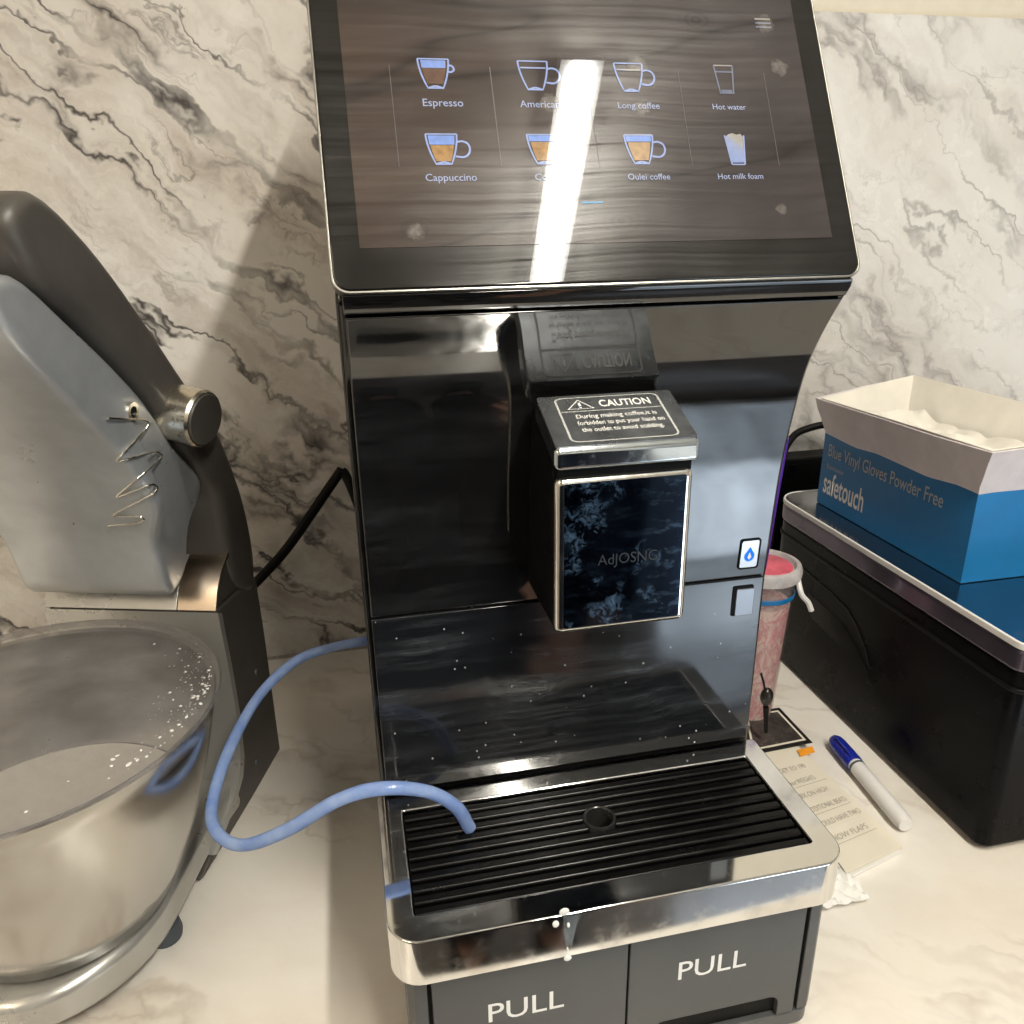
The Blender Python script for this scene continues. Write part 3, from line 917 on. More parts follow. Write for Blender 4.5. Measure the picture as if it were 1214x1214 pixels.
bm = bmesh.new()
o = rrect(.012, .988, .05, .99, .03, 3)
prism(bm, [captop(-.0006)(*p) for p in o], [captop(.0004)(*p) for p in o])
mk('cap_top', bm, M['satin'], dsp, smooth=False)
CT = captop(.0007)
bm = bmesh.new()
stroke(bm, rrect(.13, .87, .10, .93, .06, 4), .016, CT, True)
stroke(bm, [(.14, .66), (.86, .66)], .014, CT)
mk('label_border', bm, M['print_grey'], dsp, smooth=False)
bm = bmesh.new()
stroke(bm, [(.20, .71), (.29, .88), (.38, .71)], .016, CT, True)
stroke(bm, [(.29, .76), (.29, .83)], .018, CT)
stroke(bm, [(.29, .725), (.29, .742)], .018, CT)
mk('warning_triangle', bm, M['print'], dsp, smooth=False)
text('caution_lettering', 'CAUTION', M['print'], dsp, CT, .43, .80, .725, .86, .02)
for k, (s, a0, a1) in enumerate((('During making coffee,it is', .23, .80), ('forbidden to put your hand on', .22, .83), ('the outlet to avoid scalding.', .23, .80))):
    text('caution_lettering', s, M['print'], dsp, CT, a0, a1, .50 - k * .125, .60 - k * .125, .008)
fp = lambda x, z: Vector((x, .0537, z))
text('maker_lettering', 'AdJOSNG', M['logo_grey'], dsp, fp, -.0108, .0258, .2012, .2100, -.004)

# cup-water button and latch on the panels
def pan(off):
    return lambda x, z: Vector((x, prof_y(z) - off, z))


bm = bmesh.new()
o = rrect(.1200, .1360, .1535, .1775, .002, 3)
ring_prism(bm, o, rrect(.1212, .1348, .1547, .1763, .0015, 3), pan(-.001), pan(.0008))
btn = mk('water_button', bm, M['black'], cm)
bm = bmesh.new()
prism(bm, [pan(-.001)(*p) for p in rrect(.1212, .1348, .1547, .1763, .0015, 3)], [pan(.0005)(*p) for p in rrect(.1212, .1348, .1547, .1763, .0015, 3)])
mk('button_face', bm, M['button_face'], btn)
bm = bmesh.new()
dr = [(.1280, .1712)] + [(.1280 + .0040 * math.sin(a), .1638 - .0042 * math.cos(a)) for a in [math.radians(d) for d in (115, 90, 60, 30, 0, -30, -60, -90, -115)]]
fill(bm, dr, pan(.0008))
mk('drop_symbol', bm, M['blue_led'], btn, smooth=False)
bm = bmesh.new()
fill(bm, [(.1280, .1672), (.1296, .1630), (.1280, .1612), (.1264, .1630)], pan(.0010))
mk('drop_shine', bm, M['print'], btn, smooth=False)
bm = bmesh.new()
prism(bm, [pan(-.001)(*p) for p in rrect(.1188, .1352, .1150, .1395, .0012, 3)], [pan(.0004)(*p) for p in rrect(.1188, .1352, .1150, .1395, .0012, 3)])  # black margin left of and above the face stands for the recess's shadow
lt = mk('latch', bm, M['black'], cm)
bm = bmesh.new()
o = rrect(.1212, .1356, .1152, .1372, .0012, 3)
prism(bm, [pan(0)(*p) for p in o], [pan(.0016)(*p) for p in o])
mk('latch_face', bm, M['latch_face'], lt, bevel=.0005)

# drip tray: chrome frame, grille
bm = bmesh.new()
outer = rrect(-.150, .150, 0, .1315, (.020, .020, .003, .003), 8)
inner = rrect(-.1330, .1330, .0198, .1122, (.002, .002, .002, .002), 8)
ring_prism(bm, outer, inner, lambda x, y: Vector((x, y, -.035)), lambda x, y: Vector((x, y, 0)))
tray = mk('drip_tray', bm, M['chrome'], cm, bevel=.0013, seg=3)
mk('tray_floor', bbox_mesh(-.134, .134, .0188, .1132, -.034, -.026), M['grille'], tray)
NS = 10
pit = (.1122 - .0198) / NS
for k in range(NS):
    y = .0198 + pit * (k + .5)
    bm = bmesh.new()
    lp = [(y - .0033, -.0035), (y - .0024, -.0022), (y + .0024, -.0022), (y + .0033, -.0035), (y + .0026, -.012), (y - .0026, -.012)]
    dy = abs(y - .0755)
    if dy < .0112:
        w = max(.004, math.sqrt(.0108 ** 2 - min(dy, .0100) ** 2))
        spans = ((-.1326, .002 - w), (.002 + w, .1326))
    else:
        spans = ((-.1326, .1326),)
    for xa, xb in spans:
        prism(bm, [(xa, a, b) for a, b in lp], [(xb, a, b) for a, b in lp])
    mk('slat', bm, M['grille'], tray, bevel=.0008, seg=2)
for x in (-.088, -.030, .030, .088):
    mk('cross_bar', bbox_mesh(x - .0012, x + .0012, .0200, .1120, -.0140, -.0070), M['grille'], tray)
bm = bmesh.new()
lathe(bm, [(.0096, -.018), (.0096, -.0012), (.0103, -.0006), (.0114, -.0008), (.0120, -.003), (.0120, -.010)], (.002, .0755, 0), n=28)
mk('drain_ring', bm, M['ring'], tray)
bm = bmesh.new()
lathe(bm, [(.0, -.0180), (.0097, -.0180), (.0097, -.004)], (.002, .0755, 0), n=24)
mk('drain_hole', bm, M['black'], tray)

# base: pillars, plinth, drawers
bm = bmesh.new()
lo = rrect(-.1420, .1420, .006, .1345, (.014, .014, .001, .001), 6)
li = rrect(-.1294, .1294, .0112, .1325, .001, 6)
# open-fronted surround: a U in plan, closed below by a plinth
half_u = [(-.1294, .0060), (-.1370, .0062), (-.1412, .0105), (-.1420, .0180), (-.1420, .1345), (.1420, .1345), (.1420, .0180), (.1412, .0105), (.1370, .0062), (.1294, .0060), (.1294, .1300), (-.1294, .1300)]
prism(bm, [(x, y, -.1375) for x, y in half_u], [(x, y, -.036) for x, y in half_u])
mk('base_surround', bm, M['drawer'], cm, bevel=.0008)
bm = bmesh.new()
lo = rrect(-.1420, .1420, .0050, .1345, (.012, .012, .001, .001), 6)
prism(bm, [(x, y, -.150) for x, y in lo], [(x, y, -.1378) for x, y in lo])
mk('plinth', bm, M['drawer'], cm, bevel=.001)
# open the front of the surround by covering it with drawers standing 4 mm proud
def drawer(x0, x1, cut0, cut1):
    pts = [(x0, -.0372), (x0, -.1358)]
    c = .007
    if cut0 > x0 + .001: pts += [(cut0, -.1358)]
    pts += [(cut0, -.1358)] if False else []
    arc = [(cut0 + c - c * math.cos(a), -.117 - c + c * math.sin(a)) for a in [math.radians(d) for d in (0, 22, 45, 67, 90)]]
    arc2 = [(cut1 - c + c * math.sin(a), -.117 - c + c * math.cos(a)) for a in [math.radians(d) for d in (0, 22, 45, 67, 90)]]
    pts += arc + arc2 + [(cut1, -.1358), (x1, -.1358), (x1, -.0372)]
    bm = bmesh.new()
    prism(bm, [(x, .0042, z) for x, z in pts], [(x, .0096, z) for x, z in pts])
    d = mk('drawer', bm, M['drawer'], cm, bevel=.0006, seg=2)
    mk('finger_recess', bbox_mesh(cut0 - .002, cut1 + .002, .0088, .0094, -.1357, -.115), M['black'], d)
    return d


dl = drawer(-.1268, -.0007, -.112, -.020)
dr_ = drawer(.0007, .1250, .020, .1125)
fd = lambda x, z: Vector((x, .0039, z))
text('pull_lettering', 'PULL', M['print'], dl, fd, -.0925, -.0432, -.0822, -.0664, .004)
text('pull_lettering', 'PULL', M['print'], dr_, fd, .0350, .0838, -.0806, -.0648, .004)
mk('dark_reveal', bbox_mesh(-.1292, .1292, .0098, .0108, -.1385, -.0368), M['black'], cm)
for x in (-.12, .12):
    for y in (.03, .47):
        bm = bmesh.new(); lathe(bm, [(0, H), (.014, H), (.015, H + .012), (0, H + .012)], (x, y, 0), n=20)
        mk('foot', bm, M['rubber'], cm)

# milk spill on the tray edge
sp = thing('milk_spill', 'white milk drops running down the chrome tray edge', 'spill', (-.04, -.001, -.001))
for (u, v, r, sx, sz) in ((669, 1081, .0029, 1.1, 1.0), (659, 1096, .0021, 1, 1.1), (674, 1097, .0011, .9, 1.6), (673, 1126, .0007, .8, 2.2), (673, 1136, .0022, 1.15, 1.0)):
    p = ony(u, v, -.0003)
    bm = bmesh.new()
    bmesh.ops.create_uvsphere(bm, u_segments=14, v_segments=8, radius=1)
    for q in bm.verts: q.co = p + Vector((q.co.x * r * sx, q.co.y * .0009, q.co.z * r * sz))
    mk('milk_drop', bm, M['milk'], sp)
g = G('milk_film')
M['film'] = g.done(g.n('MixShader', {0: g.ramp(g.noise(g.coord(), 400, 3), [(.35, .08), (.7, .3)]), 1: g.n('BsdfTransparent').outputs[0], 2: g.bsdf(color=(.45, .52, .56), rough=.25)}).outputs[0])
bm = bmesh.new()
fill(bm, [tuple(ony(u, v, -.0004))[::2] for u, v in ((668, 1087), (690, 1083), (684, 1097), (678, 1122), (671, 1122), (668, 1102))], lambda x, z: Vector((x, -.0004, z)))
r_ = bmesh.ops.extrude_face_region(bm, geom=bm.faces[:])
mk('milk_streak', bm, M['film'], sp, smooth=False)

# ------------------------------------------------------------------ milk tube and cords
pts = [ony(*a) for a in ((446, 757, .34), (432, 760, .30), (392, 768, .29), (350, 784, .28), (307, 825, .25), (272, 888, .20), (252, 950, .155), (256, 985, .125), (287, 1002, .105), (340, 984, .092), (400, 949, .086), (450, 935, .085), (505, 938, .085), (540, 956, .086), (557, 982, .088))]
bm = bmesh.new()
tube(bm, catmull(pts, 8), lambda t: .0041 + .0005 * t + .00022 * math.sin(t * 31) * math.sin(t * 13), 14, cap=False)
bmesh.ops.solidify(bm, geom=bm.faces[:], thickness=.0013)
tag(mk('milk_tube', bm, M['silicone']), 'translucent blue silicone milk tube looping from machine side to drip grille', 'tube')
bm = bmesh.new()
pts = [ony(440, 640, .605), ony(420, 586, .612), ony(411, 566, .62), ony(405, 559, .622), ony(398, 567, .622), ony(342, 648, .618), ony(304, 690, .61), ony(275, 720, .60), ony(262, 780, .59)]
tube(bm, catmull(pts, 4), .0062, 10)
tag(mk('black_cable', bm, M['cord']), 'black power cord slanting across the marble between mixer and machine', 'cord')

# ------------------------------------------------------------------ stand mixer
OM = Vector((-.307, .256, H))
A1, A2, A3 = Vector((-.957, .29, 0)).normalized(), Vector((.29, .957, 0)).normalized(), Vector((0, 0, 1))


def mx(s, e, z): return OM + A1 * s + A2 * e + A3 * z


sm = thing('stand_mixer', 'silver tilt-head stand mixer with steel bowl and clear splash guard', 'mixer', mx(.08, .05, 0))
WX = .165
# column with its flaring foot (side profile), dark grey
side = [(-.012, .004), (.012, .012), (.032, .021), (.060, .031), (.081, .044), (.090, .061), (.095, .103), (.095, .14), (.094, .17), (.092, .200), (.0915, .221), (.182, .215), (.184, .15), (.182, .0), (.10, 0)]
bm = bmesh.new()
prism(bm, [mx(0, e, z) for e, z in side], [mx(WX, e, z) for e, z in side])
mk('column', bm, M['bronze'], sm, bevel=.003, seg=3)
# silver front skin of the column
fr = side[1:11]
fr[-1] = (.0915, .2205)
lp = [(e - .0030, z + .0022) for e, z in fr[:-1]] + [(fr[-1][0] - .0030, fr[-1][1])] + [(e + .0045, z - .0040) for e, z in reversed(fr)]
bm = bmesh.new()
prism(bm, [mx(-.0022, e, z) for e, z in lp], [mx(WX + .0022, e, z) for e, z in lp])
mk('column_front', bm, M['silver_base'], sm)
# satin arc where the head hinges on the column
arc = [(.0915, .2215), (.1000, .237), (.1130, .251), (.134, .263), (.160, .271), (.184, .255), (.184, .2155)]
bm = bmesh.new()
prism(bm, [mx(.002, e, z) for e, z in arc], [mx(WX - .002, e, z) for e, z in arc])
mk('hinge_block', bm, M['bronze'], sm, bevel=.003, seg=2)
arcf = [(.0900, .2222), (.0985, .2380), (.1115, .2522), (.1325, .2645), (.157, .2725)]
bm = bmesh.new()
lp = arcf + [(e - .003, z + .0006) for e, z in reversed(arcf)]
prism(bm, [mx(-.001, e, z) for e, z in lp], [mx(.036, e, z) for e, z in lp])
mk('hinge_cover', bm, M['copper'], sm, bevel=.0008)
bm = bmesh.new()
prism(bm, [mx(.0365, e, z) for e, z in lp], [mx(WX + .001, e, z) for e, z in lp])
mk('neck_cover', bm, M['silver_base'], sm, bevel=.0008)
# raised head: dark shell behind, silver underside facing the viewer
shell = [(.124, .300), (.123, .316), (.117, .335), (.098, .360), (.077, .381), (.050, .423), (.021, .456), (-.010, .487), (-.030, .505), (-.020, .530), (.005, .512), (.031, .487), (.082, .438), (.138, .372), (.161, .329), (.175, .294), (.178, .25), (.176, .205), (.13, .23)]
def smooth_loop(P, per=4):
    P = [Vector((a, b, 0)) for a, b in P]
    n = len(P); out = []
    for i in range(n):
        p0, p1, p2, p3 = P[i - 1], P[i], P[(i + 1) % n], P[(i + 2) % n]
        for k in range(per):
            t = k / per
            q = 0.5 * ((2 * p1) + (p2 - p0) * t + (2 * p0 - 5 * p1 + 4 * p2 - p3) * t * t + (3 * p1 - p0 - 3 * p2 + p3) * t ** 3)
            out.append((q.x, q.y))
    return out


def rounded_body(loop, s0, s1, r, n=6, notch=None):
    """a body with this side outline whose two flanks roll over with radius r"""
    bm = bmesh.new()
    m = len(loop)
    area = sum(loop[k - 1][0] * loop[k][1] - loop[k][0] * loop[k - 1][1] for k in range(m))
    rings = []
    st = [(s0 + r - r * math.cos(a), r * (1 - math.sin(a))) for a in [math.pi / 2 * k / n for k in range(n + 1)]]
    st += [(s1 - (q - s0), ins) for q, ins in reversed(st)]
    for q, ins in st:
        row = []
        for i in range(m):
            a, b = Vector(loop[i - 1]), Vector(loop[(i + 1) % m])
            t = (b - a).normalized(); nn = Vector((-t.y, t.x))
            p = Vector(loop[i])
            if area < 0: nn = -nn
            e_ = p + nn * ins
            q_ = q
            if notch:
                t_ = min(1, max(0, (notch[0] - e_.y) / .055)); t_ = t_ * t_ * (3 - 2 * t_)
                q_ = max(q, s0 + (q - s0) * 1.0 + notch[1] * t_ * (1 - (q - s0) / (s1 - s0)))
            row.append(bm.verts.new(mx(q_, *e_)))
        rings.append(row)
    for A, B in zip(rings, rings[1:]):
        for i in range(m):
            k = (i + 1) % m
            bm.faces.new((A[i], A[k], B[k], B[i]))
    bm.faces.new(rings[0]); bm.faces.new(rings[-1])
    return bm


shell = [(.124, .300), (.121, .325), (.098, .360), (.077, .384), (.050, .423), (.018, .458), (-.020, .494), (-.060, .525), (-.075, .560), (-.045, .575), (.0, .545), (.045, .498), (.088, .446), (.142, .380), (.166, .329), (.178, .285), (.180, .235), (.165, .205), (.13, .235)]
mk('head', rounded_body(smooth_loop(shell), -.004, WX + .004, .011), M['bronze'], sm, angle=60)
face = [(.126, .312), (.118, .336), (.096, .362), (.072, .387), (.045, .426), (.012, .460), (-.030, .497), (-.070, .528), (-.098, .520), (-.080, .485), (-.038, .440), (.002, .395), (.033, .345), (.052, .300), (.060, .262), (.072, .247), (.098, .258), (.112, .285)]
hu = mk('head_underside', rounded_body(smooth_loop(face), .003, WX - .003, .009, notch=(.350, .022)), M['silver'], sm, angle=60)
# zigzag wire and hub on the silver underside; a thin bright rod following the face
def onface(u, v): return on_plane(u, v, mx(0, .012, .40), A2 * .88 + A3 * .47)
kn_p = on_plane(205, 492, mx(.0, .06, 0), A1)
# speed knob on the head's right side
kc = on_plane(212, 490, mx(-.001, 0, 0), A1)
ax = -A1 * .97 + A2 * -.18 + A3 * -.16
bm = bmesh.new()
lathe(bm, [(.0, -.006), (.0235, -.006), (.0240, .0), (.0240, .022), (.0225, .0245), (.0, .0245)], kc, ax, 40)
kb = mk('speed_knob', bm, M['knob'], sm, angle=30)
bm = bmesh.new()
lathe(bm, [(.0, .0247), (.0215, .0247), (.0205, .0262), (.0, .0262)], kc, ax, 36)
mk('knob_cap', bm, M['bronze'], kb)
for e_, z_, r_p in ((.150, .236, .0085), (.150, .120, .0035), (.120, .030, .0035)):
    bm = bmesh.new(); lathe(bm, [(.0, .0012), (r_p * .8, .0012), (r_p, .0), (r_p, -.003)], mx(-.0005, e_, z_), -A1, 24)
    mk('screw', bm, M['rubber'], sm)
# base plate under the bowl
BC = (.080, -.070)
pl = []
for k in range(25):
    a = math.radians(180 + 180 * k / 24)
    pl.append((BC[0] + .086 * math.cos(a), BC[1] + .100 * math.sin(a)))
pl += [(.166, .10), (-.006, .10)] if False else [(BC[0] + .086, .08), (BC[0] - .083, .08), (BC[0] - .0795, .02)]
bm = bmesh.new()
prism(bm, [mx(a, b, .012) for a, b in pl], [mx(a + (BC[0] - a) * .05, b, .044) for a, b in pl])
mk('base', bm, M['silver_base'], sm, bevel=.009, seg=4)
for s_, e_ in ((.006, -.066), (.155, -.07), (.02, .16), (.145, .16)):
    bm = bmesh.new()
    lathe(bm, [(0, 0), (.0125, 0), (.0135, .006), (.012, .0145), (0, .0145)], mx(s_, e_, 0), n=20)
    mk('foot', bm, M['rubber'], sm)
# bowl
bc = mx(BC[0] - .005, BC[1] - .004, 0)
bm = bmesh.new()
bp = [(.0, .046), (.070, .046), (.080, .050), (.092, .075), (.108, .115), (.122, .160), (.1315, .200), (.1330, .214), (.1355, .2165), (.1345, .2185), (.1310, .217), (.1290, .200), (.118, .158), (.104, .115), (.088, .076), (.076, .055), (.0, .052)]
lathe(bm, bp, bc, n=64)
bowl = mk('bowl', bm, M['steel'], sm, angle=50)
bm = bmesh.new()
lathe(bm, [(.0, .120), (.07, .122), (.1035, .118), (.0, .10)], bc, n=40)
mk('dough', bm, M['carton_in'], bowl)
bm = bmesh.new()
lathe(bm, [(.1385, .2190), (.1400, .2215), (.1390, .2245), (.128, .2260), (.100, .2350), (.055, .2400), (.0, .2410)], bc, n=64)
mk('splash_guard', bm, M['shield'], sm)
# flour specks on the guard
bm = bmesh.new()
for k in range(170):
    a = random.gauss(-.25, .42) if k % 3 else random.gauss(-.05, .22); r = .133 - abs(random.gauss(0, .011))
    z = .2256 + max(0, (.128 - r)) * .32
    p = Vector(bc) + Vector((math.cos(a) * r, math.sin(a) * r, z))
    q = min(.0017, .00035 * math.exp(abs(random.gauss(0, .75))))
    mtx = Matrix.Translation(p) @ Matrix.Rotation(random.uniform(0, 6), 4, 'Z') @ Matrix.Diagonal((random.uniform(.7, 1.9), 1, .45, 1))
    bmesh.ops.create_icosphere(bm, subdivisions=1, radius=q, matrix=mtx)
tag(mk('flour_specks', bm, M['milk']), 'white flour specks scattered on the clear guard of the mixing bowl', 'flour', kind='stuff')
# zigzag wire
zz = [(128, 496), (172, 498), (177, 502), (172, 510), (134, 549), (186, 535), (192, 540), (186, 548), (133, 592), (181, 573), (187, 578), (182, 585), (130, 612), (167, 612), (171, 616), (165, 620), (128, 623)]
bm = bmesh.new()
from mathutils.bvhtree import BVHTree
bpy.context.view_layer.update()
bvh = BVHTree.FromPolygons([v.co.copy() for v in hu.data.vertices], [tuple(p.vertices) for p in hu.data.polygons])
def facept(u, v):
    d = ray(u, v).normalized()
    hit = bvh.ray_cast(C_, d)[0]
    return (hit if hit else on_plane(u, v, mx(0, .02, .37), A2)) - d * .0012
dense = []
for (ua, va), (ub, vb) in zip(zz, zz[1:]):
    dense += [(ua + (ub - ua) * k / 7, va + (vb - va) * k / 7) for k in range(7)]
wp = [facept(u, v) for u, v in dense + [zz[-1]]]
for _ in range(2): wp = [wp[0]] + [(a + b * 2 + c_) / 4 for a, b, c_ in zip(wp, wp[1:], wp[2:])] + [wp[-1]]
tube(bm, [p - ray(140, 540) * .0022 for p in wp], .0009, 8)
mk('zigzag_wire', bm, M['wire'], sm)
hp_ = facept(154, 488)
hn_ = bvh.ray_cast(C_, ray(154, 488).normalized())[1]
if hn_ is None or hn_.dot(ray(154, 488)) > 0: hn_ = -A2
bm = bmesh.new()
lathe(bm, [(.0, .001), (.0045, .001), (.0045, .003), (.0075, .003), (.0075, -.004)], hp_, hn_, 24)
mk('hub_socket', bm, M['wire'], sm)
bm = bmesh.new(); lathe(bm, [(.0, .0016), (.0046, .0016), (.0046, .0)], hp_, hn_, 20)
mk('hub_hole', bm, M['black'], sm)

# ------------------------------------------------------------------ right-hand side
ap = thing('counter_appliance', 'black boxy appliance with mirror-like glass top under the blue glove box', 'appliance', (.55, .34, H))
AX0, AX1, AY0, AY1, AZ = .385, .74, .120, .520, .058
bm = bmesh.new()
o = rrect(AX0, AX1, AY0, AY1, (.012, .012, .03, .03), 6)
prism(bm, [(x, y, H + .006) for x, y in o], [(x, y, .030) for x, y in o])
mk('body', bm, M['app_black'], ap, bevel=.003)
bm = bmesh.new()
o = rrect(AX0 - .003, AX1 + .003, AY0 - .003, AY1 + .003, (.014, .014, .035, .035), 6)
prism(bm, [(x, y, .0305) for x, y in o], [(x, y, .0520) for x, y in o])
mk('rim_band', bm, M['purple_reflect'], ap, bevel=.004, seg=3)
bm = bmesh.new()
o = rrect(AX0 - .0035, AX1 + .0035, AY0 - .0035, AY1 + .0035, (.014, .014, .036, .036), 6)
i_ = rrect(AX0 - .0005, AX1 + .0005, AY0 - .0005, AY1 + .0005, (.012, .012, .032, .032), 6)
ring_prism(bm, o, i_, lambda x, y: Vector((x, y, .0522)), lambda x, y: Vector((x, y, .0585)))
mk('top_rim', bm, M['white_plastic'], ap, bevel=.001)
bm = bmesh.new()
prism(bm, [(x, y, .0525) for x, y in i_], [(x, y, .0578) for x, y in i_])
mk('glass_top', bm, M['app_top'], ap)
bm = bmesh.new()
o = rrect(AX0 - .0016, AX1 + .0016, AY0 - .0016, AY1 + .0016, (.012, .012, .03, .03), 6)
prism(bm, [(x, y, .0105) for x, y in o], [(x, y, .0150) for x, y in o])
mk('lip', bm, M['cord'], ap, bevel=.0012, seg=2)
rc = [onx(u, v, AX0) for u, v in ((985, 705), (1012, 738), (1030, 792), (1062, 835), (1120, 905), (1120, 870), (1062, 780), (1040, 745))]
bm = bmesh.new()
tube(bm, [onx(u, v, AX0 - .0005) for u, v in ((930, 655), (985, 702), (1005, 722), (1016, 742), (1026, 768), (1031, 792))], .0010, 6)
mk('moulding_line', bm, M['app_black'], ap)
bm = bmesh.new()
prism(bm, [onx(u, v, AX0 - .0006) for u, v in ((958, 702), (1002, 742), (1030, 798), (1022, 792), (990, 760), (960, 730))], [onx(u, v, AX0 + .002) for u, v in ((958, 702), (1002, 742), (1030, 798), (1022, 792), (990, 760), (960, 730))])
mk('handle_recess', bm, M['black'], ap)

gb = thing('glove_box', 'blue carton of vinyl gloves with open top on the black appliance', 'glove box', (.47, .36, .0586))
GX, GY0, GY1, GZ0, GZ1 = .4170, .235, .480, .0588, .150
bm = bmesh.new()
ring_prism(bm, rrect(GX, GX + .115, GY0, GY1, 0, 1), rrect(GX + .0015, GX + .1135, GY0 + .0015, GY1 - .0015, 0, 1), lambda x, y: Vector((x, y, GZ0)), lambda x, y: Vector((x, y, GZ1)))
mk('carton', bm, M['gl_blue'], gb)
mk('carton_bottom', bbox_mesh(GX + .002, GX + .113, GY0 + .002, GY1 - .002, GZ0 + .0005, GZ0 + .002), M['carton_in'], gb)
fg = lambda a, b: Vector((GX - .0004, GY1 - a, GZ0 + b))
text('brand_lettering', 'safetouch', M['print'], gb, fg, .010, .088, .016, .044, .014)
text('carton_lettering', 'Blue Vinyl Gloves Powder Free', M['print_grey'], gb, fg, .012, .205, .058, .078, .002)
text('carton_lettering', 'Examination', M['print_grey'], gb, fg, .012, .045, .048, .053)
# pale open-topped liner flaring out of the carton
def flare(name, rim, base, mat, parent, th=.0010, jit=.0008):
    bm = bmesh.new()
    a = [bm.verts.new(Vector(p)) for p in base]; b = [bm.verts.new(Vector(p)) for p in rim]
    n = len(a)
    for i in range(n):
        j = (i + 1) % n
        bm.faces.new((a[i], a[j], b[j], b[i]))
    bmesh.ops.subdivide_edges(bm, edges=bm.edges[:], cuts=3, use_grid_fill=True)
    for v in bm.verts: v.co += Vector((random.uniform(-1, 1), random.uniform(-1, 1), random.uniform(-1, 1))) * jit
    bmesh.ops.solidify(bm, geom=bm.faces[:], thickness=th)
    return mk(name, bm, mat, parent)


tl = thing('paper_tray', 'pale flared paper tray resting in the top of the blue glove carton', 'paper tray', (.475, .36, .14))
base_l = [(GX + .002, GY0 + .003, .146), (GX + .002, GY1 - .003, .142), (GX + .11, GY1 - .003, .142), (GX + .11, GY0 + .003, .146)]
rim_l = [(GX - .014, GY0 - .02, .196), (GX - .010, GY1 + .012, .188), (GX + .135, GY1 + .03, .205), (GX + .14, GY0 - .02, .205)]
flare('side_wall', rim_l, base_l, M['carton_shaded'], tl)
off_r = [(.0045, .0045), (.0045, -.0045), (-.0045, -.0045), (-.0045, .0045)]
flare('lining', [(x + a, y + b, z + .0008) for (x, y, z), (a, b) in zip(rim_l, off_r)], [(x + a, y + b, z + .002) for (x, y, z), (a, b) in zip(base_l, off_r)], M['carton_in'], tl, .0010, .0004)
mk('bottom', bbox_mesh(GX + .003, GX + .11, GY0 + .004, GY1 - .004, .1435, .1450), M['carton_in'], tl)

bm = bmesh.new()
bmesh.ops.create_grid(bm, x_segments=40, y_segments=70, size=1)
from mathutils import noise as mnoise
for v in bm.verts:
    q = Vector((v.co.x * 2.2, v.co.y * 4.2, 1.7))
    hgt = (mnoise.noise(q) + .6) * .009 + abs(mnoise.noise(q * 1.5)) * .004
    edge_ = max(abs(v.co.x), abs(v.co.y)) ** 6
    v.co = Vector((GX + .058 + v.co.x * (.050), (GY0 + GY1) / 2 + v.co.y * .112, 0.154 + hgt + edge_ * .010))
mk('crumpled_lining', bm, M['carton_in'], tl, angle=60)

# cup with pink contents
cp = thing('smoothie_cup', 'clear takeaway cup of pink smoothie with a flat clear lid', 'cup', (.283, .365, H))
cc = (.283, .365, 0)
bm = bmesh.new()
lathe(bm, [(.0, H), (.0250, H), (.0262, H + .01), (.0355, .022), (.0372, .024), (.0350, .0255), (.0338, .022), (.0250, H + .012), (.0, H + .004)], cc, n=40)
mk('cup_wall', bm, M['cup'], cp)
bm = bmesh.new()
lathe(bm, [(.0, H + .005), (.0244, H + .011), (.0322, -.005), (.0, -.005)], cc, n=36)
mk('smoothie', bm, M['smoothie'], cp)
bm = bmesh.new()
lathe(bm, [(.0336, .0262), (.0400, .0262), (.0415, .030), (.0415, .036), (.0395, .0400), (.0350, .0402), (.0330, .036), (.0, .0355), (.0, .0345), (.0325, .0345)], cc, n=44)
mk('lid', bm, M['lid_clear'], cp)
bm = bmesh.new()
lathe(bm, [(.0, .0365), (.0315, .0368), (.0300, .0378), (.0, .0382)], cc, n=36)
mk('lid_film', bm, M['pink_lid'], cp)
bm = bmesh.new()
lathe(bm, [(.0352, .0040), (.0358, .0045), (.0362, .0095), (.0356, .010)], cc, n=40)
mk('blue_stripe', bm, M['gl_blue'], cp)
bm = bmesh.new()
tube(bm, catmull([(.318, .352, .024), ony(950, 704, .342), ony(958, 714, .34), ony(962, 724, .338)], 5), .0030, 8)
mk('lid_tab', bm, M['white_plastic'], cp)
bm = bmesh.new()
tube(bm, [Vector((.274, .352, .0395)), Vector((.277, .350, .10)), Vector((.2805, .346, .185))], .0046, 12)
tag(mk('drinking_straw', bm, M['purple']), 'purple plastic straw standing in the pink smoothie cup', 'straw')

# cable and adapter behind
bm = bmesh.new()
tube(bm, catmull([ony(915, 600, .60), ony(926, 545, .61), ony(940, 518, .615), ony(958, 508, .61), ony(985, 503, .60), ony(1010, 510, .58)], 6), .0050, 10)
tag(mk('charger_cable', bm, M['cord']), 'black cable arching against the marble behind the blue glove box', 'cable')
bm = bmesh.new()
box(bm, .425, .535, .585, .622, .058, .082)
ad = thing('power_strip', 'black flat power adapter lying behind the blue glove box', 'power adapter', (.48, .6, .057))
mk('case', bm, M['cord'], ad, bevel=.003)
bm = bmesh.new()
lathe(bm, [(.0, .0), (.006, .0), (.006, .0015), (.0, .0015)], (.445, .5848, .068), (0, -1, 0), 16)
mk('socket', bm, M['app_black'], ad)
bm = bmesh.new(); box(bm, .428, .53, .588, .62, H + .002, .0575)
mk('stand_block', bm, M['cord'], ad, bevel=.003)

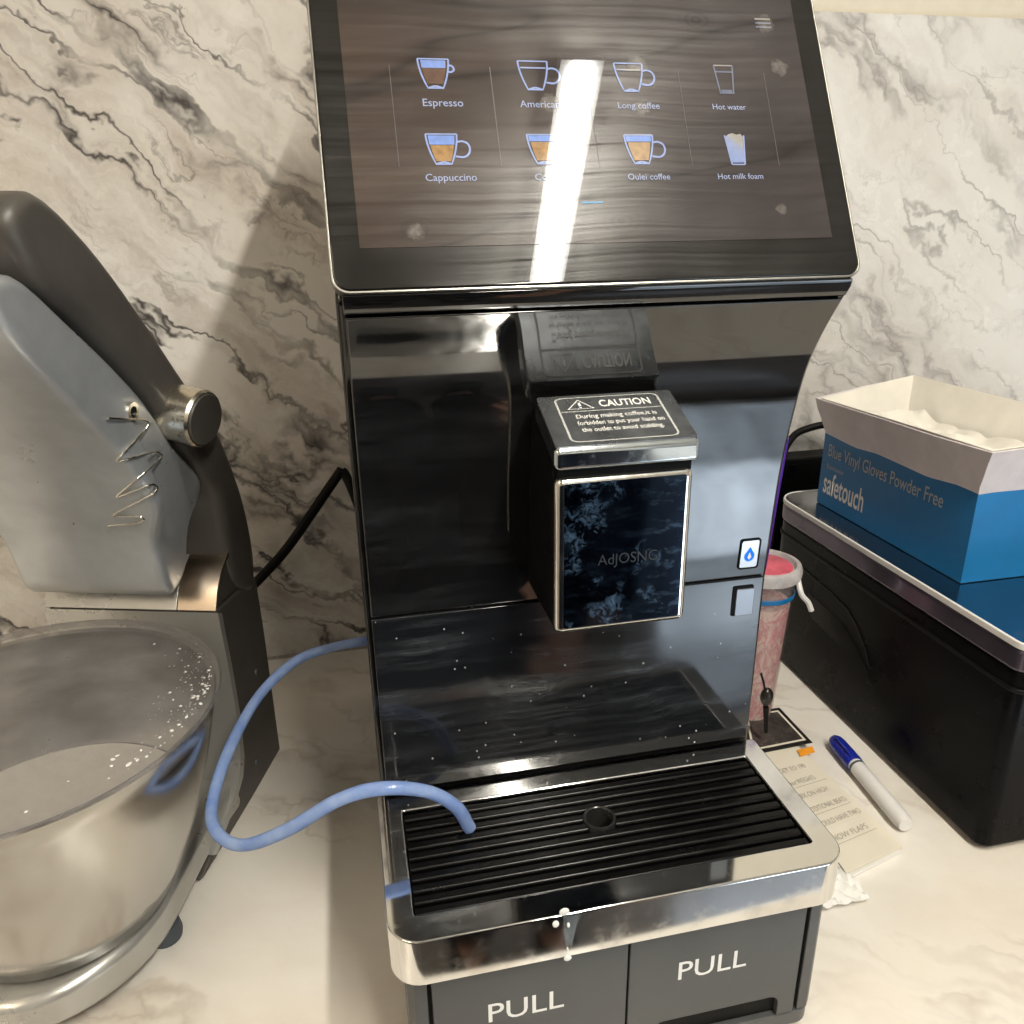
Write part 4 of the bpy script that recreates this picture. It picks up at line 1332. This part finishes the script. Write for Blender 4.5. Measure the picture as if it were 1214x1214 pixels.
# notepad, card, marker, fob, tissue
npd = thing('order_pad', 'cream paper pad with lines of faint handwriting beside the drip tray', 'notepad', (.275, .2, H))
q = [onz(*a, -.150) for a in ((903, 893), (946, 884), (1070, 1003), (1003, 1035))]
TP = [(p.x, p.y) for p in q]
for k in range(4):
    z0 = H + .0004 + k * .0024
    j = [(x + random.uniform(-.0012, .0012), y + random.uniform(-.001, .001)) for x, y in TP]
    bm = bmesh.new()
    prism(bm, [(x, y, z0) for x, y in j], [(x, y, z0 + .0022) for x, y in j])
    mk('paper_sheaf', bm, M['paper'] if k == 3 else M['paper_white'], npd, bevel=.0003, seg=1)
zt = H + .0102
def padf(a, b):
    p = Vector((*TP[0], 0)).lerp(Vector((*TP[1], 0)), a); r = Vector((*TP[3], 0)).lerp(Vector((*TP[2], 0)), a)
    o = p.lerp(r, b); o.z = zt
    return o
for k, (s, w_) in enumerate((('GET TO 190', .62), ('shot WEIGHTS', .60), ('MIX ON HIGH', .64), ('ADDITIONAL BEATS', .78), ('COULD HAVE TWO', .82), ('SHOW FLAPS', .70))):
    b0 = .17 + k * .118
    text('handwriting', s, M['ink'], npd, lambda a, b: padf(a, b), .10, .10 + w_, b0 + .045, b0 + .004, -.01)
    bm = bmesh.new(); stroke(bm, [(.06, b0 + .068), (.90, b0 + .068)], .003, padf)
    mk('ruled_line', bm, M['ink'], npd, smooth=False) if k % 2 else mk('ruled_line', bm, M['carton_shaded'], npd, smooth=False)

pc = thing('picture_card', 'small dark picture card with black border at head of the pad', 'card', (.29, .32, -.148))
q = [onz(*a, -.1475) for a in ((888, 894), (963, 879), (924, 838), (880, 845))]
bm = bmesh.new()
prism(bm, [(p.x, p.y, -.1496) for p in q], [(p.x, p.y, -.1484) for p in q])
mk('card', bm, M['card_black'], pc)
ce = sum((p for p in q), Vector()) / 4
def inner(f_, z): return [Vector((ce.x + (p.x - ce.x) * f_, ce.y + (p.y - ce.y) * f_, z)) for p in q]
bm = bmesh.new(); bm.faces.new([bm.verts.new(p) for p in inner(.86, -.1482)]); mk('pale_line', bm, M['paper'], pc, smooth=False)
bm = bmesh.new(); bm.faces.new([bm.verts.new(p) for p in inner(.78, -.1480)]); mk('picture', bm, M['card_grey'], pc, smooth=False)
q2 = [onz(*a, -.1482) for a in ((945, 889), (963, 885), (966, 891), (949, 896))]
bm = bmesh.new(); prism(bm, [(p.x, p.y, -.1492) for p in q2], [(p.x, p.y, -.1480) for p in q2]); mk('orange_strip', bm, M['orange'], pc, smooth=False)

mkr = thing('marker_pen', 'white marker pen with blue cap lying by the black appliance', 'marker', (.345, .23, H))
pa, pb = onz(988, 876, H + .010), onz(1064, 966, H + .010)
dv = (pb - pa).normalized()
L = (pb - pa).length
bm = bmesh.new(); lathe(bm, [(.0, .0), (.0062, .0015), (.0082, .006), (.0088, .012), (.0092, .042), (.0088, .0445), (.0, .0445)], pa, dv, 24); mk('cap', bm, M['blue_cap'], mkr)
bm = bmesh.new()
tube(bm, [pa + dv * t + Vector((-.004, -.0015, h)) for t, h in ((.006, .0078), (.010, .0098), (.034, .0098), (.038, .0088))], .0016, 8)
mk('clip', bm, M['blue_cap'], mkr)
bm = bmesh.new(); lathe(bm, [(.0083, .0475), (.00865, .0480), (.00865, .0500), (.0083, .0505)], pa, dv, 24); mk('ring', bm, M['rubber'], mkr)
bm = bmesh.new(); lathe(bm, [(.0, .0440), (.0078, .0446), (.0082, .05), (.0086, .125), (.0070, .134), (.0, .134)], pa, dv, 24); mk('barrel', bm, M['white_plastic'], mkr)

fb = thing('key_fob', 'dark round fob on a thin black stem standing by the cup', 'fob', (.268, .3, -.148))
bm = bmesh.new()
k0, k1 = ony(908, 868, .30), ony(908, 838, .30)
tube(bm, [k0, k0.lerp(k1, .5), k1], lambda t: .0022 + .001 * t, 8)
mk('stem', bm, M['cord'], fb)
bm = bmesh.new()
bmesh.ops.create_uvsphere(bm, u_segments=16, v_segments=10, radius=1)
kc2 = ony(909, 826, .30)
for v in bm.verts: v.co = kc2 + Vector((v.co.x * .0072, v.co.y * .006, v.co.z * .011))
mk('bead', bm, M['fob'], fb)
bm = bmesh.new(); tube(bm, [ony(907, 818, .30), ony(905, 808, .302), ony(902, 798, .305)], .0012, 6); mk('loop', bm, M['cord'], fb)

bm = bmesh.new()
bmesh.ops.create_grid(bm, x_segments=14, y_segments=10, size=1)
t0 = onz(992, 1052, H)
for v in bm.verts:
    v.co = Vector((t0.x - .008 + v.co.x * .024, t0.y - .002 + v.co.y * .020, H + .003 + .007 * abs(math.sin(v.co.x * 5 + v.co.y * 3.3)) * (1 - .5 * abs(v.co.y)) + random.uniform(0, .002)))
bmesh.ops.solidify(bm, geom=bm.faces[:], thickness=.0006)
tag(mk('paper_tissue', bm, M['paper_white'], angle=20), 'crumpled white tissue lying between drip tray and paper pad', 'tissue')
